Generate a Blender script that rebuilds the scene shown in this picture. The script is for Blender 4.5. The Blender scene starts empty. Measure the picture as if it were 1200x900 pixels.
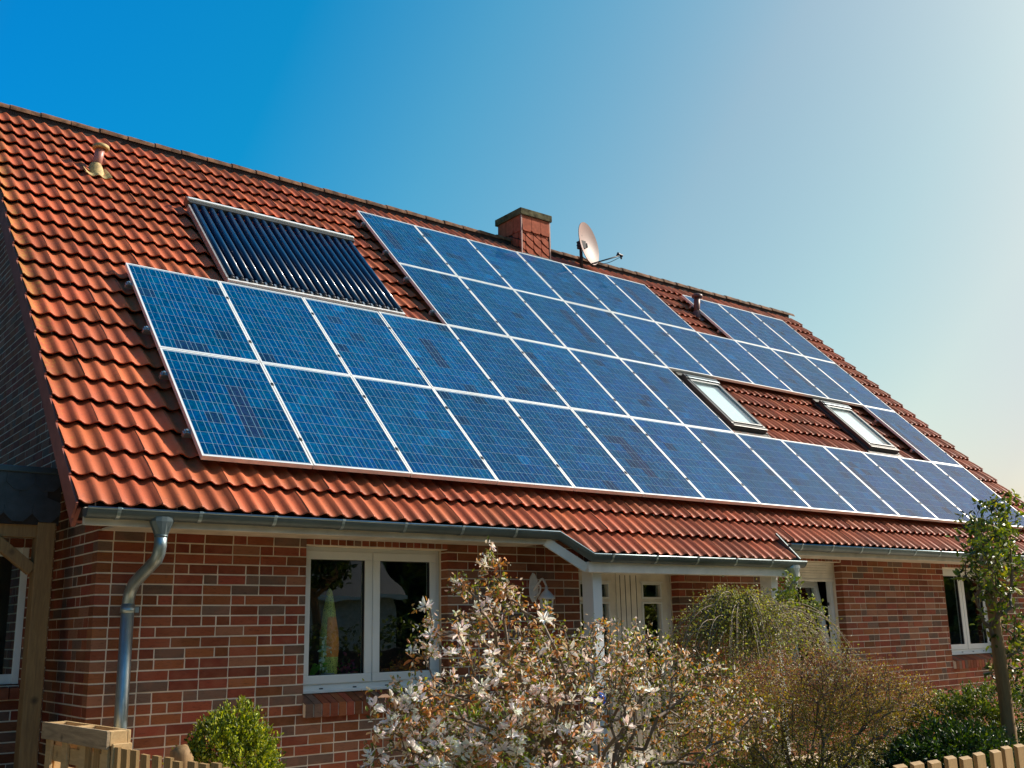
import bpy, math, random
import numpy as np
from mathutils import Vector, Matrix

SC = bpy.context.scene
COL = SC.collection
R = math.radians
random.seed(7)
RNG = np.random.default_rng(7)

# ------------------------------------------------------------------ camera
CAM = np.array([-3.175, -8.095, 1.583])
RIGHT = np.array([0.78738, -0.61606, -0.02041])
DOWN = np.array([0.12588, 0.19292, -0.97311])
FWD = np.array([0.60348, 0.76364, 0.22945])
FPX = 1216.4 / 1200.0
cam = bpy.data.cameras.new("camera")
cam.sensor_width = 36.0
cam.lens = 36.0 * FPX
cam.clip_start = 0.05
cam.clip_end = 2000
camo = bpy.data.objects.new("camera", cam)
COL.objects.link(camo)
m = Matrix(((RIGHT[0], -DOWN[0], -FWD[0], CAM[0]),
            (RIGHT[1], -DOWN[1], -FWD[1], CAM[1]),
            (RIGHT[2], -DOWN[2], -FWD[2], CAM[2]), (0, 0, 0, 1)))
camo.matrix_world = m
SC.camera = camo

# ------------------------------------------------------------------ light
SUN = Vector((0.803, -0.222, 0.559)).normalized()
sun_el = math.asin(SUN.z)
sun_az = math.atan2(SUN.x, SUN.y)
W = bpy.data.worlds.new("World")
SC.world = W
W.use_nodes = True
nt = W.node_tree
for n in list(nt.nodes):
    nt.nodes.remove(n)
wo = nt.nodes.new('ShaderNodeOutputWorld')
bg = nt.nodes.new('ShaderNodeBackground')
sky = nt.nodes.new('ShaderNodeTexSky')
sky.sky_type = 'NISHITA'
sky.sun_disc = False
sky.sun_elevation = sun_el
sky.sun_rotation = sun_az
sky.altitude = 0
sky.air_density = 1.0
sky.dust_density = 2.2
sky.ozone_density = 2.0
hs = nt.nodes.new('ShaderNodeHueSaturation')
hs.inputs['Hue'].default_value = 0.485
hs.inputs['Saturation'].default_value = 1.25
hs.inputs['Value'].default_value = 1.0
nt.links.new(sky.outputs[0], hs.inputs['Color'])
# deeper blue away from the sun, paler towards it and towards the horizon
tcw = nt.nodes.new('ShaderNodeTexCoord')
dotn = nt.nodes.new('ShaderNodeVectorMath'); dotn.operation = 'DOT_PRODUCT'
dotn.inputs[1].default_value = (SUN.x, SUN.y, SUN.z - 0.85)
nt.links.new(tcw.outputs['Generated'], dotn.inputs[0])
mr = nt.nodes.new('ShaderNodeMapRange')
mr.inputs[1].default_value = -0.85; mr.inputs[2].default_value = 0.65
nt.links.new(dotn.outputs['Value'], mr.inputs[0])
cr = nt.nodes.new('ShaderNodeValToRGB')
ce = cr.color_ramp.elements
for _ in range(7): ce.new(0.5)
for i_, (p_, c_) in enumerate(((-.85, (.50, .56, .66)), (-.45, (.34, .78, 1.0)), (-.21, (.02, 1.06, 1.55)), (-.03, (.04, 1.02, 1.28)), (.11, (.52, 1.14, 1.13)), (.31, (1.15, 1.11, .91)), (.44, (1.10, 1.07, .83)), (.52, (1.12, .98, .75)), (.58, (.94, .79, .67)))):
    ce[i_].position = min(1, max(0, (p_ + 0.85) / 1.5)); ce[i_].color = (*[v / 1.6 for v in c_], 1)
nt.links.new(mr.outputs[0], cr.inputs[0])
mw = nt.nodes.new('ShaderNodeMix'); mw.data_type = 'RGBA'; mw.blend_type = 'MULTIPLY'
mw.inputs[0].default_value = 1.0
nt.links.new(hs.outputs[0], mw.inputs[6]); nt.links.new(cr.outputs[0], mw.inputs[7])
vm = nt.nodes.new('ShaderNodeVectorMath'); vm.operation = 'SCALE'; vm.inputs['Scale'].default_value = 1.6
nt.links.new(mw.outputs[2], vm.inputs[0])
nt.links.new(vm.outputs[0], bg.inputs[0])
bg.inputs[1].default_value = 0.103
nt.links.new(bg.outputs[0], wo.inputs[0])
sl = bpy.data.lights.new("sun", 'SUN')
sl.energy = 4.8
sl.angle = R(0.5)
sl.color = (1.0, 0.93, 0.82)
so = bpy.data.objects.new("sun", sl)
COL.objects.link(so)
so.rotation_euler = SUN.to_track_quat('Z', 'Y').to_euler()
so.location = (10, -10, 20)
SC.view_settings.view_transform = 'Standard'
SC.view_settings.look = 'None'
SC.view_settings.exposure = 0.5
SC.view_settings.gamma = 1.0
SC.view_settings.use_curve_mapping = False
SC.render.engine = 'CYCLES'
SC.cycles.max_bounces = 6
SC.cycles.transparent_max_bounces = 8
SC.cycles.use_denoising = True

# ------------------------------------------------------------------ materials
def newmat(name):
    mt = bpy.data.materials.new(name)
    mt.use_nodes = True
    t = mt.node_tree
    for n in list(t.nodes):
        t.nodes.remove(n)
    out = t.nodes.new('ShaderNodeOutputMaterial')
    return mt, t, out

def nd(t, typ, **kw):
    n = t.nodes.new(typ)
    for k, v in kw.items():
        if k in n.inputs:
            n.inputs[k].default_value = v
        else:
            setattr(n, k, v)
    return n

def mixc(t, fac, a, b, mode='MIX'):
    n = t.nodes.new('ShaderNodeMix')
    n.data_type = 'RGBA'
    n.blend_type = mode
    for i, v in ((0, fac), (6, a), (7, b)):
        if hasattr(v, 'is_linked') or isinstance(v, bpy.types.NodeSocket):
            t.links.new(v, n.inputs[i])
        else:
            n.inputs[i].default_value = v if i == 0 else (*v[:3], 1)
    return n.outputs[2]

def math_(t, op, a, b=None, c=None):
    n = t.nodes.new('ShaderNodeMath')
    n.operation = op
    for i, v in enumerate((a, b, c)):
        if v is None:
            continue
        if isinstance(v, bpy.types.NodeSocket):
            t.links.new(v, n.inputs[i])
        else:
            n.inputs[i].default_value = v
    return n.outputs[0]

def ramp(t, fac, stops):
    n = t.nodes.new('ShaderNodeValToRGB')
    e = n.color_ramp.elements
    while len(e) < len(stops):
        e.new(0.5)
    for i, (p, c) in enumerate(stops):
        e[i].position = p
        e[i].color = (*c, 1) if len(c) == 3 else c
    t.links.new(fac, n.inputs[0])
    return n.outputs[0]

def noise(t, scale, detail=3, vec=None, rough=0.55, dist=0.0):
    n = t.nodes.new('ShaderNodeTexNoise')
    n.inputs['Scale'].default_value = scale
    n.inputs['Detail'].default_value = detail
    n.inputs['Roughness'].default_value = rough
    n.inputs['Distortion'].default_value = dist
    if vec is not None:
        t.links.new(vec, n.inputs['Vector'])
    return n.outputs[0]

def pos(t):
    return t.nodes.new('ShaderNodeNewGeometry').outputs['Position']

def bsdf(t, out, color, rough=0.6, metal=0.0, bump=None, bstr=0.3, bdist=0.01, **kw):
    b = t.nodes.new('ShaderNodeBsdfPrincipled')
    if isinstance(color, bpy.types.NodeSocket):
        t.links.new(color, b.inputs['Base Color'])
    else:
        b.inputs['Base Color'].default_value = (*color, 1)
    if isinstance(rough, bpy.types.NodeSocket):
        t.links.new(rough, b.inputs['Roughness'])
    else:
        b.inputs['Roughness'].default_value = rough
    b.inputs['Metallic'].default_value = metal
    for k, v in kw.items():
        b.inputs[k.replace('_', ' ')].default_value = v
    if bump is not None:
        bn = t.nodes.new('ShaderNodeBump')
        bn.inputs['Strength'].default_value = bstr
        bn.inputs['Distance'].default_value = bdist
        t.links.new(bump, bn.inputs['Height'])
        t.links.new(bn.outputs[0], b.inputs['Normal'])
    t.links.new(b.outputs[0], out.inputs[0])
    return b

def tint(t):
    """per piece colour: mesh attribute 'col' times the object colour"""
    a = t.nodes.new('ShaderNodeAttribute')
    a.attribute_name = 'col'
    o = t.nodes.new('ShaderNodeObjectInfo')
    return mixc(t, 1.0, a.outputs['Color'], o.outputs['Color'], 'MULTIPLY')

def simple(name, color, rough=0.6, metal=0.0, nscale=8.0, var=0.25, bstr=0.15, **kw):
    mt, t, out = newmat(name)
    p = pos(t)
    n1 = noise(t, nscale, 4, p)
    c = ramp(t, n1, [(0.3, tuple(x * (1 - var) for x in color)), (0.7, tuple(min(1, x * (1 + var)) for x in color))])
    n2 = noise(t, nscale * 12, 3, p)
    bsdf(t, out, c, rough, metal, bump=n2, bstr=bstr, bdist=0.003, **kw)
    return mt

def m_tile():
    mt, t, out = newmat('roof_tile_clay')
    p = pos(t)
    base = tint(t)
    n1 = noise(t, 1.6, 5, p)
    n2 = noise(t, 26, 5, p, 0.7)
    n3 = noise(t, 150, 2, p)
    c = mixc(t, math_(t, 'MULTIPLY', ramp(t, n1, [(0.38, (0, 0, 0)), (0.72, (1, 1, 1))]), 0.30), base, (0.16, 0.065, 0.045))
    c = mixc(t, math_(t, 'MULTIPLY', ramp(t, n2, [(0.52, (0, 0, 0)), (0.75, (1, 1, 1))]), 0.45), c, (0.13, 0.065, 0.045))
    c = mixc(t, ramp(t, n3, [(0.70, (0, 0, 0)), (0.78, (.55, .55, .55))]), c, (0.10, 0.07, 0.05))
    # yellow lichen growing along the left verge and in flecks
    sx = nd(t, 'ShaderNodeSeparateXYZ')
    t.links.new(p, sx.inputs[0])
    edge = nd(t, 'ShaderNodeMapRange')
    t.links.new(sx.outputs[0], edge.inputs[0])
    edge.inputs[1].default_value = -0.98
    edge.inputs[2].default_value = -0.72
    edge.inputs[3].default_value = 0.27
    edge.inputs[4].default_value = 0.0
    n4 = noise(t, 22, 5, p, 0.75)
    zf = nd(t, 'ShaderNodeMapRange')
    t.links.new(sx.outputs[2], zf.inputs[0])
    zf.inputs[1].default_value = 2.8
    zf.inputs[2].default_value = 4.6
    zf.inputs[3].default_value = 0.2
    zf.inputs[4].default_value = 1.0
    lf = math_(t, 'ADD', n4, math_(t, 'MULTIPLY', edge.outputs[0], zf.outputs[0]))
    c = mixc(t, ramp(t, lf, [(0.66, (0, 0, 0)), (0.90, (.6, .6, .6))]), c, (0.42, 0.28, 0.055))
    bsdf(t, out, c, 0.52, 0.0, bump=noise(t, 90, 4, p), bstr=0.4, bdist=0.004, Specular_IOR_Level=0.14)
    return mt

def m_brick():
    mt, t, out = newmat('clinker_brick')
    p = pos(t)
    base = tint(t)
    mp = nd(t, 'ShaderNodeMapping')
    mp.inputs['Scale'].default_value = (1, 1, 4.5)
    t.links.new(p, mp.inputs[0])
    n1 = noise(t, 22, 5, mp.outputs[0], 0.7, 0.6)
    n2 = noise(t, 8, 3, p)
    c = mixc(t, ramp(t, n1, [(0.52, (0, 0, 0)), (0.72, (.7, .7, .7))]), base, (0.06, 0.022, 0.016))
    c = mixc(t, ramp(t, n2, [(0.45, (0, 0, 0)), (0.8, (.4, .4, .4))]), c, (0.36, 0.15, 0.09))
    bsdf(t, out, c, 0.8, 0.0, bump=n1, bstr=0.55, bdist=0.004, Specular_IOR_Level=0.2)
    return mt

def m_mortar():
    mt, t, out = newmat('mortar')
    p = pos(t)
    n1 = noise(t, 6, 4, p)
    c = ramp(t, n1, [(0.3, (0.68, 0.59, 0.47)), (0.7, (0.84, 0.74, 0.60))])
    bsdf(t, out, c, 0.9, bump=noise(t, 160, 3, p), bstr=0.4, bdist=0.003)
    return mt

def m_cell():
    mt, t, out = newmat('polycrystalline_cell')
    p = pos(t)
    base = tint(t)
    v = nd(t, 'ShaderNodeTexVoronoi')
    v.inputs['Scale'].default_value = 46
    t.links.new(p, v.inputs['Vector'])
    v.inputs['Randomness'].default_value = 1.0
    hsv = nd(t, 'ShaderNodeHueSaturation')
    sx = nd(t, 'ShaderNodeSeparateColor')
    t.links.new(v.outputs['Color'], sx.inputs[0])
    t.links.new(math_(t, 'MULTIPLY_ADD', sx.outputs[0], 0.55, 0.72), hsv.inputs['Value'])
    t.links.new(math_(t, 'MULTIPLY_ADD', sx.outputs[1], 0.03, 0.485), hsv.inputs['Hue'])
    t.links.new(base, hsv.inputs['Color'])
    uv = nd(t, 'ShaderNodeUVMap')
    uv.uv_map = 'UVMap'
    s2 = nd(t, 'ShaderNodeSeparateXYZ')
    t.links.new(uv.outputs[0], s2.inputs[0])
    d1 = math_(t, 'ABSOLUTE', math_(t, 'SUBTRACT', s2.outputs[0], 0.27))
    d2 = math_(t, 'ABSOLUTE', math_(t, 'SUBTRACT', s2.outputs[0], 0.73))
    d = math_(t, 'MINIMUM', d1, d2)
    bus = math_(t, 'LESS_THAN', d, 0.012)
    c = mixc(t, bus, hsv.outputs[0], (0.16, 0.31, 0.42))
    b = bsdf(t, out, c, 0.6, 0.0, Specular_IOR_Level=0.0, Coat_Weight=0.42, Coat_Roughness=0.02, Coat_IOR=1.42)
    return mt

def m_backsheet():
    mt, t, out = newmat('white_backsheet')
    n = noise(t, 5, 3, pos(t))
    c = ramp(t, n, [(0.3, (0.28, 0.38, 0.48)), (0.7, (0.36, 0.46, 0.56))])
    bsdf(t, out, c, 0.6, Specular_IOR_Level=0.0, Coat_Weight=0.42, Coat_Roughness=0.02, Coat_IOR=1.42)
    return mt

def m_leaf(name, trans=0.35, rough=0.5):
    mt, t, out = newmat(name)
    c = tint(t)
    b = nd(t, 'ShaderNodeBsdfPrincipled', Roughness=rough)
    t.links.new(c, b.inputs['Base Color'])
    tr = nd(t, 'ShaderNodeBsdfTranslucent')
    hsv = nd(t, 'ShaderNodeHueSaturation', Saturation=1.15, Value=1.25)
    t.links.new(c, hsv.inputs['Color'])
    t.links.new(hsv.outputs[0], tr.inputs[0])
    mx = nd(t, 'ShaderNodeMixShader')
    mx.inputs[0].default_value = trans
    t.links.new(b.outputs[0], mx.inputs[1])
    t.links.new(tr.outputs[0], mx.inputs[2])
    t.links.new(mx.outputs[0], out.inputs[0])
    return mt

def m_glass(name='window_glass', tintc=(0.9, 0.95, 0.93), add=0.10):
    mt, t, out = newmat(name)
    tr = nd(t, 'ShaderNodeBsdfTransparent')
    tr.inputs[0].default_value = (*tintc, 1)
    gl = nd(t, 'ShaderNodeBsdfGlossy', Roughness=0.01)
    fr = nd(t, 'ShaderNodeFresnel', IOR=1.55)
    n = noise(t, 1.3, 2, pos(t))
    bn = nd(t, 'ShaderNodeBump', Strength=0.05, Distance=0.05)
    t.links.new(n, bn.inputs['Height'])
    t.links.new(bn.outputs[0], gl.inputs['Normal'])
    mx = nd(t, 'ShaderNodeMixShader')
    geo = nd(t, 'ShaderNodeNewGeometry')
    t.links.new(math_(t, 'MULTIPLY', math_(t, 'ADD', fr.outputs[0], add), math_(t, 'SUBTRACT', 1.0, geo.outputs['Backfacing'])), mx.inputs[0])
    t.links.new(tr.outputs[0], mx.inputs[1])
    t.links.new(gl.outputs[0], mx.inputs[2])
    t.links.new(mx.outputs[0], out.inputs[0])
    return mt

def m_wood(name, c1, c2, axis=2, rough=0.75, scale=14):
    mt, t, out = newmat(name)
    tc = nd(t, 'ShaderNodeTexCoord')
    mp = nd(t, 'ShaderNodeMapping')
    s = [1, 1, 1]
    s[axis] = 0.09
    mp.inputs['Scale'].default_value = s
    t.links.new(tc.outputs['Object'], mp.inputs[0])
    n1 = noise(t, scale * 3, 5, mp.outputs[0], 0.7, 0.8)
    n2 = noise(t, 3.5, 3, tc.outputs['Object'])
    v = nd(t, 'ShaderNodeTexVoronoi')
    v.inputs['Scale'].default_value = 3.3
    t.links.new(tc.outputs['Object'], v.inputs['Vector'])
    c = ramp(t, n1, [(0.32, c2), (0.68, c1)])
    c = mixc(t, math_(t, 'MULTIPLY', n2, 0.6), c, tuple(x * 0.55 for x in c1))
    c = mixc(t, ramp(t, v.outputs['Distance'], [(0.05, (.85, .85, .85)), (0.13, (0, 0, 0))]), c, tuple(x * 0.25 for x in c2))
    bsdf(t, out, c, rough, bump=n1, bstr=0.35, bdist=0.004)
    return mt

M = {}
M['tile'] = m_tile()
M['brick'] = m_brick()
M['mortar'] = m_mortar()
M['cell'] = m_cell()
M['back'] = m_backsheet()
M['leaf'] = m_leaf('leaf', 0.25, 0.55)
M['gloss_leaf'] = m_leaf('glossy_leaf', 0.22, 0.45)
M['petal'] = m_leaf('petal', 0.25, 0.6)
M['bark'] = m_wood('twig_bark', (0.26, 0.19, 0.13), (0.10, 0.07, 0.05))
M['cane'] = m_wood('pale_cane_bark', (0.42, 0.32, 0.21), (0.24, 0.17, 0.11))
M['sash_grey'] = simple('grey_sash_metal', (0.24, 0.25, 0.25), 0.45, 0.2, 6, 0.15, 0.1)
M['glass'] = m_glass(add=0.12)
M['sky_glass'] = m_glass('roof_window_glass', (0.93, 0.98, 0.98), 0.12)
M['alu'] = simple('anodised_aluminium', (0.82, 0.81, 0.78), 0.42, 0.25, 4, 0.08, 0.05)
M['rail'] = simple('rail_metal', (0.42, 0.42, 0.43), 0.4, 0.8, 4, 0.1, 0.05)
M['frame_side'] = simple('frame_side_metal', (0.40, 0.36, 0.33), 0.45, 0.5, 20, 0.25, 0.1)
M['zinc'] = simple('weathered_zinc', (0.11, 0.145, 0.155), 0.45, 0.6, 3.5, 0.22, 0.15)
M['zinc_light'] = simple('bright_zinc', (0.30, 0.38, 0.41), 0.38, 0.8, 5, 0.25, 0.15)
M['white'] = simple('white_window_frame', (0.74, 0.76, 0.75), 0.35, 0, 3, 0.04, 0.03)
M['cream'] = simple('cream_painted_wood', (0.76, 0.72, 0.64), 0.5, 0, 5, 0.12, 0.15)
M['soffit'] = simple('pale_soffit_board', (0.58, 0.52, 0.43), 0.6, 0, 5, 0.18, 0.2)
M['gasket'] = simple('black_rubber', (0.015, 0.015, 0.016), 0.5)
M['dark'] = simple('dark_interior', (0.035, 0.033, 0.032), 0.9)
M['verge'] = simple('dark_brown_verge', (0.30, 0.11, 0.085), 0.8, 0, 5, 0.2, 0.2, Specular_IOR_Level=0.1)
M['felt'] = simple('dark_underlay', (0.02, 0.015, 0.013), 0.9)
M['ridge'] = simple('mossy_ridge_clay', (0.15, 0.075, 0.04), 0.85, 0, 9, 0.7, 0.8, Specular_IOR_Level=0.15)
M['slate'] = simple('black_slate', (0.035, 0.042, 0.05), 0.4, 0, 9, 0.35, 0.3)
M['slate_edge'] = simple('dark_sheet_metal', (0.07, 0.10, 0.12), 0.35, 0.6, 3, 0.2, 0.1)
M['timber'] = m_wood('weathered_timber', (0.36, 0.21, 0.08), (0.19, 0.105, 0.04))
M['pallet'] = m_wood('pallet_wood', (0.74, 0.50, 0.24), (0.50, 0.31, 0.13), 1, 0.8, 10)
M['pallet_grey'] = m_wood('grey_pallet_wood', (0.58, 0.42, 0.25), (0.18, 0.12, 0.07), 1, 0.85, 10)
M['picket'] = m_wood('picket_wood', (0.50, 0.31, 0.12), (0.25, 0.14, 0.05), 2, 0.8, 10)
M['curtain'] = simple('white_curtain', (0.90, 0.92, 0.90), 0.8, 0, 3, 0.04, 0.05)
M['vent_yellow'] = simple('lichen_vent_clay', (0.44, 0.31, 0.12), 0.7, 0, 22, 0.4, 0.4)
M['vent_red'] = simple('pinkish_vent_pipe', (0.42, 0.17, 0.13), 0.42, 0, 10, 0.12, 0.1)
M['vent_brown'] = simple('brown_vent_pipe', (0.16, 0.06, 0.045), 0.5, 0, 10, 0.12, 0.1)
M['chim_slate'] = simple('brick_red_cladding', (0.40, 0.105, 0.055), 0.8, 0, 12, 0.25, 0.25, Specular_IOR_Level=0.1)
M['concrete'] = simple('mossy_concrete', (0.11, 0.095, 0.05), 0.9, 0, 9, 0.7, 0.6, Specular_IOR_Level=0.1)
M['black_metal'] = simple('black_metal', (0.025, 0.025, 0.03), 0.45, 0.3, 8, 0.2, 0.1)
M['dish'] = simple('pale_dish_paint', (0.29, 0.195, 0.172), 0.5, 0, 3, 0.06, 0.05, Specular_IOR_Level=0.2)
M['lamp_white'] = simple('white_lantern_paint', (0.72, 0.70, 0.68), 0.5, 0, 20, 0.1, 0.2)
M['window_dark'] = simple('skylight_cladding', (0.07, 0.068, 0.066), 0.4, 0.4, 8, 0.2, 0.1)
M['skylight_lining'] = simple('white_skylight_lining', (0.80, 0.84, 0.82), 0.6)
M['blind'] = simple('pale_blind_cloth', (0.84, 0.90, 0.88), 0.8, 0, 2, 0.05, 0.05)
M['grass'] = simple('lawn', (0.10, 0.11, 0.035), 0.9, 0, 3, 0.4, 0.7)
M['paving'] = simple('beige_paving', (0.58, 0.46, 0.32), 0.85, 0, 5, 0.3, 0.5)
M['tube_glass'] = None
mt, t, out = newmat('evacuated_tube')
bsdf(t, out, (0.002, 0.030, 0.085), 0.36, 0.0, Coat_Weight=0.35, Coat_Roughness=0.10, Specular_IOR_Level=0.4)
M['tube_glass'] = mt

# ------------------------------------------------------------------ mesh helpers
class MB:
    def __init__(s):
        s.v = []; s.f = []; s.c = []; s.uv = []; s.smooth = []
    def add(s, vs, fs, col=(1, 1, 1), uv=None, smooth=False):
        o = len(s.v)
        s.v.extend([tuple(map(float, v)) for v in vs])
        for f in fs:
            s.f.append(tuple(i + o for i in f))
            s.smooth.append(smooth)
            s.uv.append(uv)
        s.c.extend([col] * len(vs))
        return s
    def box(s, lo, hi, col=(1, 1, 1)):
        x0, y0, z0 = lo; x1, y1, z1 = hi
        vs = [(x0, y0, z0), (x1, y0, z0), (x1, y1, z0), (x0, y1, z0), (x0, y0, z1), (x1, y0, z1), (x1, y1, z1), (x0, y1, z1)]
        return s.add(vs, [(0, 3, 2, 1), (4, 5, 6, 7), (0, 1, 5, 4), (1, 2, 6, 5), (2, 3, 7, 6), (3, 0, 4, 7)], col)
    def bar(s, p0, p1, w, h, up=(0, 0, 1), col=(1, 1, 1)):
        p0 = Vector(p0); p1 = Vector(p1)
        d = (p1 - p0).normalized(); u = Vector(up)
        a = d.cross(u).normalized(); b = a.cross(d).normalized()
        vs = []
        for p in (p0, p1):
            for sa, sb in ((-1, -1), (1, -1), (1, 1), (-1, 1)):
                vs.append(p + a * sa * w / 2 + b * sb * h / 2)
        return s.add(vs, [(3, 2, 1, 0), (4, 5, 6, 7), (0, 1, 5, 4), (1, 2, 6, 5), (2, 3, 7, 6), (3, 0, 4, 7)], col)
    def tube(s, path, rad, n=8, col=(1, 1, 1), caps=True, smooth=True):
        path = [Vector(p) for p in path]
        if not hasattr(rad, '__len__'):
            rad = [rad] * len(path)
        prev = None
        vs = []
        for i, p in enumerate(path):
            d = (path[min(i + 1, len(path) - 1)] - path[max(i - 1, 0)])
            if d.length < 1e-9:
                d = Vector((0, 0, 1))
            d.normalize()
            if prev is None:
                u = Vector((0, 0, 1)) if abs(d.z) < 0.9 else Vector((1, 0, 0))
                a = d.cross(u).normalized()
            else:
                a = (prev - d * prev.dot(d))
                a = a.normalized() if a.length > 1e-6 else d.orthogonal().normalized()
            prev = a
            b = d.cross(a)
            for k in range(n):
                th = 2 * math.pi * k / n
                vs.append(p + (a * math.cos(th) + b * math.sin(th)) * rad[i])
        fs = []
        for i in range(len(path) - 1):
            for k in range(n):
                k2 = (k + 1) % n
                fs.append((i * n + k, i * n + k2, (i + 1) * n + k2, (i + 1) * n + k))
        s.add(vs, fs, col, smooth=smooth)
        if caps:
            o = len(s.v) - len(vs)
            s.f.append(tuple(o + k for k in reversed(range(n)))); s.smooth.append(False); s.uv.append(None)
            s.f.append(tuple(o + (len(path) - 1) * n + k for k in range(n))); s.smooth.append(False); s.uv.append(None)
        return s
    def lathe(s, prof, n=20, c=(0, 0, 0), col=(1, 1, 1)):
        vs = []
        for r, z in prof:
            for k in range(n):
                th = 2 * math.pi * k / n
                vs.append((c[0] + r * math.cos(th), c[1] + r * math.sin(th), c[2] + z))
        fs = []
        for i in range(len(prof) - 1):
            for k in range(n):
                k2 = (k + 1) % n
                fs.append((i * n + k, i * n + k2, (i + 1) * n + k2, (i + 1) * n + k))
        return s.add(vs, fs, col, smooth=True)
    def prism(s, poly, d, col=(1, 1, 1)):
        """poly: 3-D outline, d: extrusion vector"""
        n = len(poly); d = Vector(d)
        vs = [Vector(p) for p in poly] + [Vector(p) + d for p in poly]
        fs = [tuple(range(n - 1, -1, -1)), tuple(range(n, 2 * n))]
        for i in range(n):
            j = (i + 1) % n
            fs.append((i, j, n + j, n + i))
        return s.add(vs, fs, col)
    def mesh(s, name, mat):
        me = bpy.data.meshes.new(name)
        me.from_pydata(s.v, [], s.f)
        if any(s.smooth):
            me.polygons.foreach_set('use_smooth', s.smooth)
        at = me.color_attributes.new('col', 'FLOAT_COLOR', 'POINT')
        arr = np.ones((len(s.v), 4), dtype=np.float32)
        arr[:, :3] = np.array(s.c, dtype=np.float32).reshape(-1, 3)
        at.data.foreach_set('color', arr.ravel())
        if any(u is not None for u in s.uv):
            ul = me.uv_layers.new(name='UVMap')
            dat = []
            for f, u in zip(s.f, s.uv):
                if u is None:
                    dat.extend([0.0] * (2 * len(f)))
                else:
                    for q in u:
                        dat.extend(q)
            ul.data.foreach_set('uv', dat)
        me.materials.append(mat)
        me.update()
        return me

def link(name, me, parent=None, loc=None, rot=None, color=None, kind=None):
    o = bpy.data.objects.new(name, me)
    COL.objects.link(o)
    if parent is not None:
        o.parent = parent
    if loc is not None:
        o.location = loc
    if rot is not None:
        o.rotation_euler = rot
    if color is not None:
        o.color = (*color, 1)
    if kind:
        o['kind'] = kind
    return o

def part(name, mb, mat, parent, kind=None, bevel=0.0, label=None):
    o = link(name, mb.mesh(name, mat), parent, kind=kind)
    if bevel:
        b = o.modifiers.new('bevel', 'BEVEL')
        b.width = bevel
        b.segments = 2
        b.limit_method = 'ANGLE'
    if label:
        o['label'] = label
    return o

def thing(name, label, cat, loc=(0, 0, 0), rot=(0, 0, 0), group=None):
    o = bpy.data.objects.new(name, None)
    COL.objects.link(o)
    o.empty_display_size = 0.2
    o.location = loc
    o.rotation_euler = rot
    o['label'] = label
    o['category'] = cat
    if group:
        o['group'] = group
    return o

def cam_xy(p):
    d = np.asarray(p, float) - CAM
    z = float(d @ FWD)
    return (600 + 1216.4 * float(d @ RIGHT) / z, 450 + 1216.4 * float(d @ DOWN) / z, z)

# ------------------------------------------------------------------ roof frame
PH = R(45.2)
CP, SP = math.cos(PH), math.sin(PH)
def RP(x, s, n):
    return (x, s * CP - n * SP, 3.0 + s * SP + n * CP)
def RV(x, s, n):
    return Vector(RP(x, s, n))
RVEC = Vector((0, -SP, CP))
SVEC = Vector((0, CP, SP))

# ------------------------------------------------------------------ setting
g = MB()
g.add([(-700, -700, 0), (900, -700, 0), (900, 900, 0), (-700, 900, 0)], [(0, 1, 2, 3)])
o = part('ground', g, M['grass'], None); o['kind'] = 'structure'
g = MB()
g.add([(-8, -5.9, .004), (30, -5.9, .004), (30, -12.5, .004), (-8, -12.5, .004)], [(3, 2, 1, 0)])
o = part('pavement', g, M['paving'], None); o['kind'] = 'structure'
g = MB()
g.add([(-6, -2.4, .004), (20, -2.4, .004), (20, .296, .004), (-6, .296, .004)], [(0, 1, 2, 3)])
o = part('path', g, M['paving'], None); o['kind'] = 'structure'  # pale strip added to bounce warm sunlight onto the shaded front wall

# ================================================================== HOUSE
house = thing('brick_house', 'long red brick house with orange tiled roof carrying solar panels', 'house')
X0, X1 = -0.68, 14.95
WY = 0.30
COURSE, BL = 0.083, 0.247
ZTOP = 2.49
openings = [  # x0, x1, z0, z1
    (1.11, 2.62, 1.08, 2.34), (4.31, 5.84, 0.0, 2.24), (7.81, 9.03, 0.9, 2.36), (11.56, 13.0, 1.08, 2.34)]

def wall_core(axis_x, u0, u1, z0, z1, v0, v1, ops, name, parent):
    """mortar core with openings; u runs along the wall, v through it"""
    mb = MB()
    us = sorted({u0, u1, *[o_[0] - .005 for o_ in ops], *[o_[1] + .005 for o_ in ops]})
    for a, b in zip(us[:-1], us[1:]):
        mid = (a + b) / 2
        cuts = [(o_[2], o_[3]) for o_ in ops if o_[0] - .005 <= mid <= o_[1] + .005]
        z = z0
        for c0, c1 in sorted(cuts):
            if c0 > z:
                mb.box(*((a, v0, z), (b, v1, c0)) if axis_x else ((v0, a, z), (v1, b, c0)))
            z = c1
        if z < z1:
            mb.box(*((a, v0, z), (b, v1, z1)) if axis_x else ((v0, a, z), (v1, b, z1)))
    return part(name, mb, M['mortar'], parent)

def brick_col():
    r = random.random()
    if r < 0.16:
        k = random.uniform(0.8, 1.25)
        return (0.145 * k, 0.090 * k, 0.066 * k)
    if r < 0.26:
        k = random.uniform(0.8, 1.15)
        return (0.29 * k, 0.125 * k, 0.07 * k)
    k = random.uniform(0.62, 1.25)
    return (0.25 * k, 0.068 * k * random.uniform(.8, 1.3), 0.032 * k)

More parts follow.
